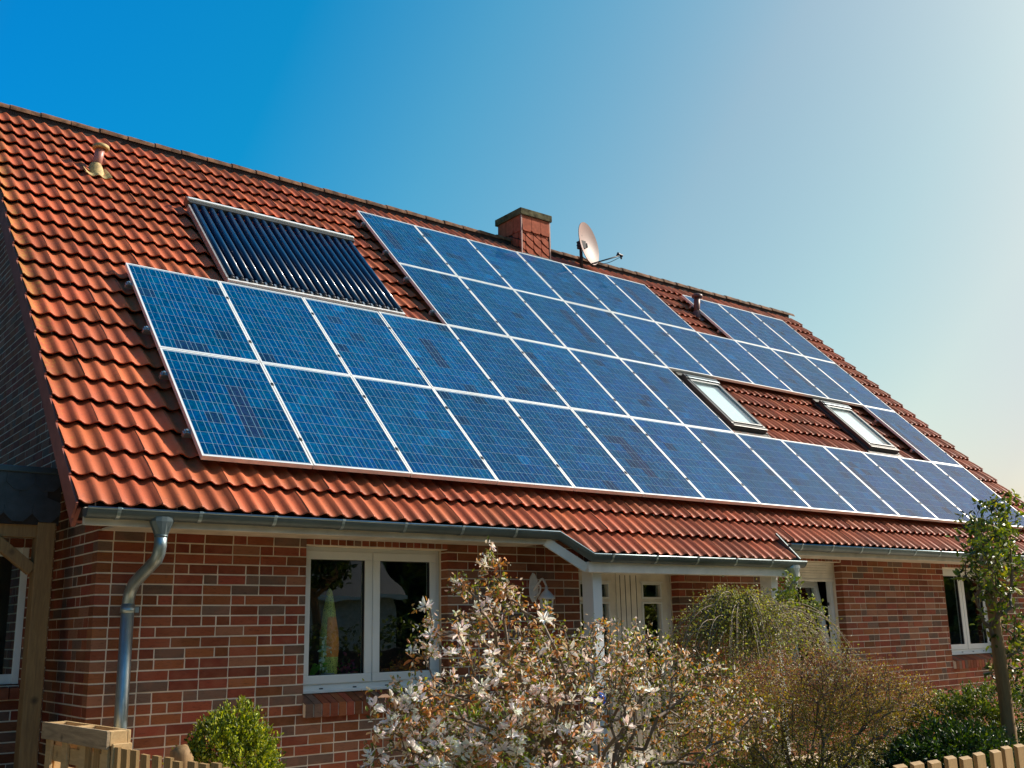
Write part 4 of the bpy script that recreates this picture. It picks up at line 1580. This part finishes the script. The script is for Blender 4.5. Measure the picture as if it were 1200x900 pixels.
cg = MB(); cg.box((-.012, .002, -.03), (.012, .05, .012)); cge = cg.mesh('clip', M['rail'])
NT = 20
for k in range(NT):
    x = .06 + k * (CW - .12) / (NT - 1)
    link('glass_tube', tme, t_, (x, 0, -.035)); link('tube_foot', cpe, t_, (x, 0, -.035)); link('tube_collar', cte, t_, (x, 0, -.035))
    if k < NT - 1: link('clip', cge, t_, (x + (CW - .12) / (NT - 1) / 2, 0, -.03))

# ================================================================== FENCE
def picket_mesh(w, d, h, slant):
    mb = MB()
    mb.add([(-w / 2, -d / 2, 0), (w / 2, -d / 2, 0), (w / 2, d / 2, 0), (-w / 2, d / 2, 0), (-w / 2, -d / 2, h - slant), (w / 2, -d / 2, h - slant), (w / 2, d / 2, h), (-w / 2, d / 2, h)],
           [(0, 3, 2, 1), (4, 5, 6, 7), (0, 1, 5, 4), (1, 2, 6, 5), (2, 3, 7, 6), (3, 0, 4, 7)])
    return mb.mesh('picket', M['picket'])
t_ = thing('picket_fence', 'wooden picket fence along the bottom right corner', 'fence', (0, -5.07, 0))
pm = [picket_mesh(.088, .022, .9 + d_, .012) for d_ in (-.008, 0, .006)]
x = .4
while x < 6.5:
    link('picket', random.choice(pm), t_, (x, random.uniform(-.004, .004), 0), (random.uniform(-.012, .012), random.uniform(-.014, .014), random.uniform(-.04, .04)))
    x += .146
mb = MB(); mb.box((.3, .012, .25), (6.6, .045, .32)); mb.box((.3, .012, .66), (6.6, .045, .73)); part('rail', mb, M['picket'], t_)
t_ = thing('picket_fence', 'dark short picket fence beside the pallet at the bottom left', 'fence', (-.80, -2.0, 0), (0, 0, R(90 + 5)))
pm2 = [picket_mesh(.088, .022, .89 + d_, .0) for d_ in (-.01, 0, .012)]
u = -1.4
while u < 1.5:
    link('picket', random.choice(pm2), t_, (u, random.uniform(-.004, .004), 0), (random.uniform(-.012, .012), random.uniform(-.014, .014), 0))
    u += .146
mb = MB(); mb.box((-1.5, -.045, .25), (1.5, -.012, .32)); mb.box((-1.5, -.045, .62), (1.5, -.012, .70)); part('rail', mb, M['picket'], t_)
# rounded post top poking above the fence
t_ = thing('wooden_post', 'rough rounded post head poking above the left picket fence', 'post', (-.56, -1.33, 0))
mb = MB(); mb.tube([(0, 0, 0), (0, 0, .80), (.0, 0, .855), (.02, 0, .885), (.03, .01, .895)], [.075, .078, .070, .05, .02], 9); mb.v = [(x_ + random.uniform(-.008, .008), y_ + random.uniform(-.008, .008), z_ + random.uniform(-.01, .006)) for x_, y_, z_ in mb.v]; part('log', mb, M['timber'], t_)

# ================================================================== PALLET
t_ = thing('wooden_pallet', 'upright weathered wooden pallet leaning by the house corner', 'pallet', (-.90, -.42, 0), (0, 0, R(4)))
L2 = .60
def pb(name, lo, hi, mat='pallet'):
    mb = MB(); mb.box(lo, hi); return part(name, mb, M[mat], t_, bevel=.003)
pb('top_board', (-.078, -L2, .885), (-.056, L2, 1.0), 'pallet_grey')
pb('top_board', (.058, -L2, .90), (.080, L2, .998))
for yy in (-L2, -.05, L2 - .1):
    pb('block', (-.055, yy, .905), (.057, yy + .1, .996))
for yy in (-.57, -.19, .14, .46):
    pb('upright', (-.055, yy, .02), (-.033, yy + .10, .90))
for zz in (.74, .58, .42, .26, .10):
    pb('slat', (-.031, -.56, zz), (-.010, .56, zz + .105))
for yy in (-.59, 0.0, .50):
    pb('stringer', (-.008, yy, .02), (.056, yy + .085, .90))
for zz in (.80, .60, .40, .20):
    pb('slat', (.058, -.58, zz), (.078, .58, zz + .09))
pb('end_board', (-.045, -.632, .02), (.078, -.604, .92))

# ================================================================== VEGETATION
def vthing(name, label, cat, base, group=None):
    return thing(name, label, cat, base, group=group)
def rel(V, b):
    return V - np.array(b)
def add_leaves(name, t_, b, V, C, mat, kind='stuff'):
    return link(name, np_mesh(name, V - np.array(b), C, mat), t_, kind=kind)
def add_branches(name, t_, b, mb, mat='bark'):
    mb.v = [(x - b[0], y - b[1], z - b[2]) for x, y, z in mb.v]
    return part(name, mb, M[mat], t_)

# --- magnolia
b = (1.12, -3.1, 0)
t_ = vthing('star_magnolia', 'star magnolia shrub full of white and wilting brown blossoms', 'flowering shrub', b)
blobs = [(.56, -3.1, 1.93, .09, .10, .15), (.60, -3.05, 1.74, .20, .2, .16), (.36, -3.1, 1.83, .05, .05, .05), (1.75, -3.1, 1.42, .38, .4, .22), (2.25, -3.1, 1.20, .38, .4, .24), (2.62, -3.1, .98, .34, .35, .26), (-.08, -3.15, 1.18, .20, .25, .17), (-.02, -3.1, .88, .26, .3, .24), (.70, -3.1, 1.58, .34, .35, .17), (.22, -3.1, 1.58, .24, .22, .16), (.05, -3.1, 1.20, .20, .3, .16), (.48, -3.1, 1.20, .50, .5, .36),
         (1.02, -3.1, 1.22, .52, .6, .38), (1.42, -3.1, 1.36, .42, .5, .28), (1.90, -3.1, 1.20, .42, .45, .28), (2.28, -3.1, .88, .36, .4, .22), (.97, -3.1, .85, .95, .6, .30), (.3, -3.2, .88, .34, .3, .22), (.78, -3.05, 1.80, .10, .1, .08)]
T = blob_points(blobs, 1650, .15)
T = T[T[:, 2] > .35]
mbk, nodes, tips, rad = grow((1.12, -3.1, .02), T, .10, 0, .0019, .032, .47, .5)
add_branches('branches', t_, b, mbk)
tp = np.array([p for p, d in tips]); td = np.array([d for p, d in tips])
# blossoms as separate parts, four kinds
def blossom(kind):
    n = {'white': 12, 'pink': 9, 'wilted': 8, 'brown': 7}[kind]
    th = np.linspace(0, 2 * np.pi, n, endpoint=False) + RNG.uniform(-.25, .25, n)
    up = RNG.uniform(.05, .9, n) if kind in ('white', 'pink') else RNG.uniform(-1.0, .5, n)
    D = np.stack([np.cos(th), np.sin(th), up], 1)
    cols = {'white': [(.93, .88, .82)], 'pink': [(.88, .70, .64), (.92, .86, .80)], 'wilted': [(.80, .55, .36), (.88, .78, .66), (.60, .30, .12)], 'brown': [(.55, .24, .08), (.66, .38, .17)]}[kind]
    C = palette(n, cols, [1] * len(cols), .12)
    P = np.zeros((n, 3)) + D * .006
    V, C = leaves(P, D, RNG.uniform(.042, .062, n), .34, C, .3)
    return np_mesh('blossom', V, C, M['petal'])
bm = {k: [blossom(k) for _ in range(3)] for k in ('white', 'pink', 'wilted', 'brown')}
sc_ = np.array([(p - CAM) @ FWD for p in tp])
idx = np.argsort(sc_ - RNG.uniform(0, 1.5, len(sc_)))[:298]
for i in idx:
    kd = RNG.choice(['white', 'pink', 'wilted', 'brown'], p=[.36, .20, .26, .18])
    o = link('blossom', bm[kd][RNG.integers(3)], t_, Vector(tp[i] - np.array(b)), (RNG.uniform(-.9, .9), RNG.uniform(-.9, .9), RNG.uniform(0, 6.28)))
    s_ = RNG.uniform(.70, 1.18); o.scale = (s_, s_, s_)
far = np.setdiff1d(np.arange(len(tp)), idx)
# small wilted petals and young leaves along all twigs
nn = nodes[nodes[:, 2] > .5]
P = nn[RNG.integers(0, len(nn), 11500)] + RNG.normal(0, .022, (11500, 3))
D = RNG.normal(size=(11500, 3)) + np.array([0, 0, .5])
C = palette(11500, [(.20, .22, .03), (.34, .35, .05), (.18, .12, .05), (.58, .27, .08), (.86, .72, .54), (.07, .08, .02)], [2.4, 2.2, 1.8, 2.2, 1.3, 2.4], .3)
V, C = leaves(P, D, RNG.uniform(.014, .036, 11500), .5, C)
add_leaves('leaves', t_, b, V, C, M['leaf'])
P = tp[far][RNG.integers(0, len(far), 3000)] + RNG.normal(0, .02, (3000, 3))
C = palette(3000, [(.90, .82, .72), (.78, .52, .34), (.52, .25, .09)], [1.6, 1.2, 1.0], .15)
V, C = leaves(P, RNG.normal(size=(3000, 3)), RNG.uniform(.024, .046, 3000), .35, C)
add_leaves('petals', t_, b, V, C, M['petal'])

# --- lime green bush inside the magnolia's shade
def round_bush(name, label, cat, b, blobs, n, size, pal, wts, mat='leaf', width=.5, up=.6, nt=160, group=None):
    t_ = vthing(name, label, cat, b, group)
    T = blob_points(blobs, nt, .5)
    T = T[T[:, 2] > .08]
    mbk, nodes, tips, rad = grow(b, T, .1, 0, .002, .02, .45, .3)
    add_branches('branches', t_, b, mbk)
    # clumps of leaves on shoots that stand out of the surface
    S = blob_points(blobs, n // 14, .72)
    S = S[S[:, 2] > .03]
    cen_ = np.mean(np.array(blobs)[:, :3], axis=0)
    out_ = unit(S - cen_) + np.array([0, 0, up])
    tone = RNG.uniform(.65, 1.3, (len(S), 1))
    k = 14
    u = RNG.uniform(0, 1, (len(S), k, 1))
    P = S[:, None, :] + unit(out_)[:, None, :] * u * size * RNG.uniform(1.5, 5.0, (len(S), 1, 1)) + RNG.normal(0, size * .35, (len(S), k, 3))
    D = out_[:, None, :] * .8 + RNG.normal(0, .8, (len(S), k, 3))
    C = palette(len(S) * k, pal, wts, .22).reshape(len(S), k, 3) * tone[:, None, :]
    V, C = leaves(P.reshape(-1, 3), D.reshape(-1, 3), RNG.uniform(.7, 1.25, len(S) * k) * size, width, C.reshape(-1, 3))
    add_leaves('leaves', t_, b, V, np.clip(C, 0, 1), M[mat])
    return t_
round_bush('lime_bush', 'bright lime green bush glimpsed through the magnolia branches', 'bush', (1.17, -2.2, 0), [(1.17, -2.2, .72, .42, .35, .33), (1.1, -2.2, .35, .4, .35, .35)], 12000, .026, [(.22, .30, .03), (.12, .18, .02), (.30, .36, .05)], [2, 1, 1])
round_bush('boxwood_bush', 'rounded boxwood bush with yellow green tips below the left window', 'bush', (-.18, -1.2, 0), [(-.20, -1.2, .70, .26, .27, .33), (-.13, -1.2, .93, .15, .16, .17), (-.27, -1.2, .88, .12, .14, .14), (-.05, -1.2, .72, .17, .2, .24), (-.40, -1.15, .66, .13, .15, .16), (-.18, -1.2, .35, .30, .30, .35)], 30000, .023, [(.28, .33, .02), (.08, .12, .012), (.50, .50, .04)], [2, 2, 1.4], up=1.1)
round_bush('laurel_bush', 'dark glossy evergreen bush behind the right picket fence', 'bush', (5.55, -3.0, 0), [(5.55, -3.0, .34, .46, .42, .30), (5.2, -3.0, .28, .33, .35, .27), (5.95, -3.0, .32, .35, .35, .28)], 20000, .034, [(.045, .085, .012), (.02, .04, .008), (.12, .17, .02)], [2, 2, .7], 'gloss_leaf')
round_bush('low_hedge', 'yellow green leafy hedge at the lower right behind the laurel', 'hedge', (6.8, -2.5, 0), [(6.6, -2.5, .50, .5, .4, .34), (7.3, -2.5, .52, .5, .4, .38)], 16000, .032, [(.14, .18, .025), (.05, .08, .015), (.25, .27, .05)], [2, 2, 1])

# --- weeping shrub in front of the roller shutter window
b = (5.40, -1.0, 0)
t_ = vthing('weeping_shrub', 'arching weeping shrub with fresh green leaves before the shuttered window', 'shrub', b)
mb = MB()
Pl, Dl = [], []
mb.tube([(5.4, -1, 0), (5.42, -1.02, .8), (5.38, -1, 1.5)], [.05, .04, .035], 8)
for k in range(210):
    a = RNG.uniform(0, 2 * math.pi); reach = RNG.uniform(.45, 1.25) ; 
    if math.cos(a) > .2: reach *= 1.18
    top = RNG.uniform(1.52, 1.90) - .12 * (reach > 1); zend = RNG.uniform(.55, 1.3)
    s0 = Vector((5.38, -1, 1.25 + RNG.uniform(0, .3)))
    hx, hy = math.cos(a), math.sin(a) * .75
    p1 = s0 + Vector((hx * reach * .30, hy * reach * .30, (top - s0.z) * 1.0))
    p2 = s0 + Vector((hx * reach * .72, hy * reach * .72, (top - s0.z) * .75 - .05))
    p3 = Vector((s0.x + hx * reach, s0.y + hy * reach, zend))
    pth = smooth_path([s0, p1, p2, p3], 6)
    mb.tube(pth, [.007 * (1 - .75 * i_ / len(pth)) for i_ in range(len(pth))], 4, caps=False)
    for i_, p in enumerate(pth[3:]):
        m_ = 7 if i_ < 14 else 4
        for _ in range(m_):
            Pl.append(np.array(p) + RNG.normal(0, .045, 3)); Dl.append(RNG.normal(size=3) + np.array([0, 0, .3]))
Pl = np.array(Pl); Dl = np.array(Dl)
add_branches('canes', t_, b, mb, 'cane')
hz = np.clip((Pl[:, 2] - 1.1) / .6, 0, 1)
C = palette(len(Pl), [(.27, .27, .055), (.44, .44, .08), (.10, .10, .025), (.28, .20, .11)], [3, 2, 2, 1.4], .3)
V, C = leaves(Pl, Dl, RNG.uniform(.016, .034, len(Pl)), .55, C)
add_leaves('leaves', t_, b, V, C, M['leaf'])

# --- brown leaved spiraea
b = (4.75, -2.2, 0)
t_ = vthing('bronze_shrub', 'twiggy bronze shrub with tiny yellow green leaves beside the magnolia', 'shrub', b)
blobs = [(3.9, -2.2, .90, .45, .45, .33), (4.5, -2.2, 1.02, .60, .5, .35), (5.2, -2.2, 1.00, .60, .5, .34), (5.85, -2.2, .86, .50, .45, .33), (6.30, -2.2, .74, .36, .4, .26), (3.4, -2.2, .75, .4, .4, .28), (4.8, -2.2, .55, 1.2, .6, .35)]
T = blob_points(blobs, 2400, .1)
mbk, nodes, tips, rad = grow((4.75, -2.2, .0), T, .10, 0, .0016, .018, .42, .35)
add_branches('branches', t_, b, mbk)
nn = nodes[nodes[:, 2] > .35]
NN = 40000
P = nn[RNG.integers(0, len(nn), NN)] + RNG.normal(0, .045, (NN, 3))
zz = P[:, 2] + .0 * P[:, 0]
red = RNG.uniform(0, 1, NN) < np.clip((zz - .55) * 1.1, .12, .75)
C = palette(NN, [(.46, .35, .06), (.26, .21, .04), (.62, .50, .08)], [2, 2, 1], .3)
C2 = palette(NN, [(.34, .15, .08), (.20, .085, .05), (.46, .26, .12)], [2, 2, 1], .3)
C = np.where(red[:, None], C2, C)
V, C = leaves(P, RNG.normal(size=(NN, 3)) + np.array([0, 0, .7]), RNG.uniform(.012, .026, NN), .45, C)
add_leaves('leaves', t_, b, V, C, M['leaf'])

# --- tree at the right edge
b = (6.58, -3.0, 0)
t_ = vthing('young_tree', 'young leafy tree with a brown trunk at the right edge', 'tree', b)
mb = MB(); mb.tube(smooth_path([(6.58, -3, 0), (6.60, -3, .7), (6.55, -3.02, 1.4), (6.58, -3, 1.9), (6.60, -3, 2.36)]), [.064] * 6 + [.060] * 6 + [.052] * 6 + [.042] * 7, 12)
add_branches('trunk', t_, b, mb, 'timber')
blobs = [(6.75, -3.05, 2.48, .42, .35, .16), (6.35, -3.15, 2.30, .34, .3, .14), (6.15, -3.15, 2.02, .26, .25, .14), (6.85, -3.05, 2.05, .3, .3, .3), (6.42, -3.1, 1.78, .22, .2, .20), (6.05, -3.2, 2.2, .16, .15, .09), (6.95, -3.0, 1.55, .25, .25, .4), (6.80, -3.1, 1.1, .25, .3, .35), (6.95, -3, 2.65, .3, .25, .12)]
T = blob_points(blobs, 300, .1)
mbk, nodes, tips, rad = grow((6.58, -3.0, 1.2), T, .09, 0, .0022, .022, .45, .5)
add_branches('branches', t_, b, mbk)
nn = nodes
NN = 2300
P = nn[RNG.integers(0, len(nn), NN)] + RNG.normal(0, .03, (NN, 3))
C = palette(NN, [(.11, .16, .02), (.26, .31, .04), (.035, .055, .01), (.48, .46, .06)], [3, 2, 2, .8], .3)
V, C = leaves(P, RNG.normal(size=(NN, 3)) + np.array([0, 0, -.1]), RNG.uniform(.035, .085, NN), .40, C)
add_leaves('leaves', t_, b, V, C, M['gloss_leaf'])

# --- climbing sprig at the porch downpipe
b = (6.55, -.75, 0)
t_ = vthing('climbing_plant', 'fresh green climber at the porch gutter end above the weeping shrub', 'climber', b)
T = blob_points([(6.5, -.75, 1.95, .16, .1, .22), (6.75, -.75, 1.75, .25, .15, .10), (6.35, -.75, 1.8, .15, .1, .2)], 60, .1)
mbk, nodes, tips, rad = grow((6.55, -.75, .1), T, .1, 0, .002, .01)
add_branches('stems', t_, b, mbk)
nn = nodes[nodes[:, 2] > 1.4]
P = nn[RNG.integers(0, len(nn), 520)] + RNG.normal(0, .03, (520, 3))
C = palette(520, [(.24, .28, .04), (.13, .17, .03)], [1, 1])
V, C = leaves(P, RNG.normal(size=(520, 3)), RNG.uniform(.03, .055, 520), .55, C)
add_leaves('leaves', t_, b, V, C, M['leaf'])

# --- trees standing beyond the right end of the lane
t_ = vthing('distant_trees', 'distant dark tree line beyond the neighbouring house', 'tree line', (120, 10, 0))
t_['kind'] = 'stuff'
NN = 9000
P = RNG.uniform(0, 1, (NN, 3)) * np.array([8, 190, 1]) + np.array([118, -70, 0])
P[:, 2] *= 9 * (.75 + .15 * np.sin(P[:, 1] * .21) + .12 * np.sin(P[:, 1] * .63))
C = palette(NN, [(.06, .09, .02), (.10, .13, .03), (.04, .06, .015)], [2, 2, 2], .3)
V, C = leaves(P, RNG.normal(size=(NN, 3)), RNG.uniform(1.2, 2.4, NN), .6, C)
add_leaves('foliage', t_, (120, 10, 0), V, C, M['leaf'])

# --- low planting between the shrubs
t_ = thing('ground_cover', 'low leafy planting under the shrubs along the house', 'ground cover', (4, -2.4, 0))
t_['kind'] = 'stuff'
NN = 26000
P = RNG.uniform(0, 1, (NN, 3)) * np.array([9.5, 3.9, 1]) + np.array([.4, -4.5, 0])
hh = .22 + .14 * np.sin(P[:, 0] * 2.3) * np.cos(P[:, 1] * 2.9) + .06 * np.sin(P[:, 0] * 7 + P[:, 1] * 5)
P[:, 2] *= np.clip(hh, .05, .5)
C = palette(NN, [(.07, .10, .02), (.13, .16, .03), (.10, .07, .03), (.03, .05, .01)], [2, 2, 1, 2], .3)
V, C = leaves(P, RNG.normal(size=(NN, 3)) + np.array([0, 0, .8]), RNG.uniform(.035, .08, NN), .45, C)
add_leaves('foliage', t_, (4, -2.4, 0), V, C, M['leaf'])

# --- blue ball glimpsed behind the magnolia
t_ = thing('glass_garden_ball', 'small deep blue garden ball behind the magnolia branches', 'garden ball', (2.36, -2.05, 0))
mb = MB(); mb.lathe([(.001, 1.11)] + [(.065 * math.sin(R(a)), 1.045 + .065 * math.cos(R(a))) for a in range(15, 180, 15)] + [(.001, .98)], 18); part('ball', mb, simple('blue_glass_ball', (.01, .05, .30), .08), t_)
mb = MB(); mb.tube([(0, 0, 0), (0, 0, .99)], .012, 8); part('stake', mb, M['timber'], t_)

# --- neighbouring house beyond the right verge
t_ = thing('neighbour_house', 'dark roofed neighbouring house beyond the right end of the roof', 'house', (49.5, 4.6, 0))
mb = MB(); mb.prism([(-5.2, 0, 0), (5.2, 0, 0), (5.2, 0, 4.6), (0, 0, 8.7), (-5.2, 0, 4.6)], (0, 9, 0)); part('wall', mb, M['brick'], t_)
mb = MB(); mb.prism([(-5.9, -.5, 4.42), (-5.9, -.5, 4.6), (0, -.5, 9.3), (5.9, -.5, 4.6), (5.9, -.5, 4.42), (0, -.5, 9.1)], (0, 10, 0)); part('roof', mb, simple('neighbour_roof_tiles', (.30, .13, .08), .8, 0, 2, .3), t_)
mb = MB(); mb.box((-.7, -.04, 5.2), (.7, .0, 6.4)); part('window', mb, M['white'], t_)

t_ = vthing('gable_shade_hedge', 'unseen tall hedge added far left to darken the gable wall', 'hedge', (-9, 3, 0))  # hedge added out of view to cut sky light on the gable
P = RNG.uniform(0, 1, (9000, 3)) * np.array([1.2, 22, 7.5]) + np.array([-9.6, -8, 0])
C = palette(9000, [(.045, .07, .014), (.09, .12, .02), (.025, .04, .01)], [2, 2, 2], .3)
V, C = leaves(P, RNG.normal(size=(9000, 3)), RNG.uniform(.15, .3, 9000), .6, C)
add_leaves('foliage', t_, (-9, 3, 0), V, C, M['leaf'])
mb = MB(); mb.box((-.3, -10.5, 0), (.3, 10.5, 7)); part('stems', mb, M['dark'], t_)  # solid dark core of the added hedge, blocks sky light

# --- garden across the pavement, mirrored in the windows
def big_tree(b, h, r, label, n=5200, lf=(.12, .26)):
    t_ = vthing('garden_tree', label, 'tree', b, 'garden trees across the lane')
    blobs = [(b[0] + RNG.uniform(-.5, .5) * r, b[1] + RNG.uniform(-.4, .4) * r, h * (.50 + .42 * q / 6), r * RNG.uniform(.45, .7), r * RNG.uniform(.45, .7), r * RNG.uniform(.35, .5)) for q in range(7)]
    T = blob_points(blobs, 160, .3)
    mbk, nodes, tips, rad = grow((b[0], b[1], 0), T, .3, 0, .012, .16, .45, .4)
    add_branches('trunk', t_, b, mbk, 'timber')
    P = blob_points(blobs, n, .3)
    C = palette(n, [(.10, .15, .025), (.18, .24, .04), (.03, .05, .01)], [2, 2, 2], .3)
    V, C = leaves(P, RNG.normal(size=(n, 3)), RNG.uniform(lf[0], lf[1], n), .6, C)
    add_leaves('crown', t_, b, V, C, M['leaf'])
big_tree((7.9, -12.4, 0), 6.0, 1.3, 'slim garden tree across the lane, nearest the left window', 9000, (.07, .15))
big_tree((11.3, -13.2, 0), 6.5, 1.2, 'broad garden tree in the middle across the lane', 9000, (.07, .15))
big_tree((17.5, -14.0, 0), 7.0, 2.2, 'garden tree across the lane beyond the pale bungalow', 6000)
big_tree((26.0, -13.0, 0), 7.0, 2.4, 'garden tree farthest right across the lane', 6000)
big_tree((36.0, -13.0, 0), 7.5, 2.8, 'big garden tree at the end of the lane', 6000)
t_ = thing('pale_bungalow', 'pale rendered bungalow across the lane with white gutter', 'house', (11, -22, 0))
mb = MB(); mb.box((-5, -6, 0), (5, 0, 2.7)); part('wall', mb, simple('pale_render', (.5, .5, .48), .8), t_)
mb = MB(); mb.box((-5.3, .25, 2.66), (5.3, .38, 2.78)); part('gutter', mb, M['white'], t_)
mb = MB(); mb.prism([(-5.3, .3, 2.72), (-5.3, -3, 5.4), (-5.3, -6.3, 2.72)], (10.6, 0, 0)); part('roof', mb, M['slate'], t_)
def belt(name, label, cat, x0, x1, y0, y1, h, n, lf, kind=None):
    b_ = ((x0 + x1) / 2, (y0 + y1) / 2, 0)
    t_ = vthing(name, label, cat, b_)
    P = RNG.uniform(0, 1, (n, 3)) * np.array([x1 - x0, y1 - y0, 1]) + np.array([x0, y0, 0])
    top = h * (.82 + .13 * np.sin(P[:, 0] * .9) + .08 * np.sin(P[:, 0] * 2.7 + 1))
    P[:, 2] = P[:, 2] * top
    C = palette(n, [(.09, .13, .022), (.16, .21, .035), (.03, .05, .012)], [2, 2, 2], .3)
    V, C = leaves(P, RNG.normal(size=(n, 3)), RNG.uniform(lf, lf * 2, n), .6, C)
    add_leaves('foliage', t_, b_, V, C, M['leaf'])
    mb = MB(); mb.box((x0 - b_[0], -.2, 0), (x1 - b_[0], .2, h * .62)); part('stems', mb, M['dark'], t_)
belt('garden_hedge', 'leafy hedge along the far side of the lane', 'hedge', -4, 44, -11.6, -10.8, 1.9, 26000, .06)
belt('sky_block_trees', 'unseen far trees added to keep sky out of the window reflections', 'tree belt', -12, 85, -31, -27, 11, 22000, .4)  # trees added out of view so the panes mirror no open sky
print('tris', sum(len(o.data.polygons) for o in bpy.data.objects if o.type == 'MESH'), 'objs', len(bpy.data.objects))
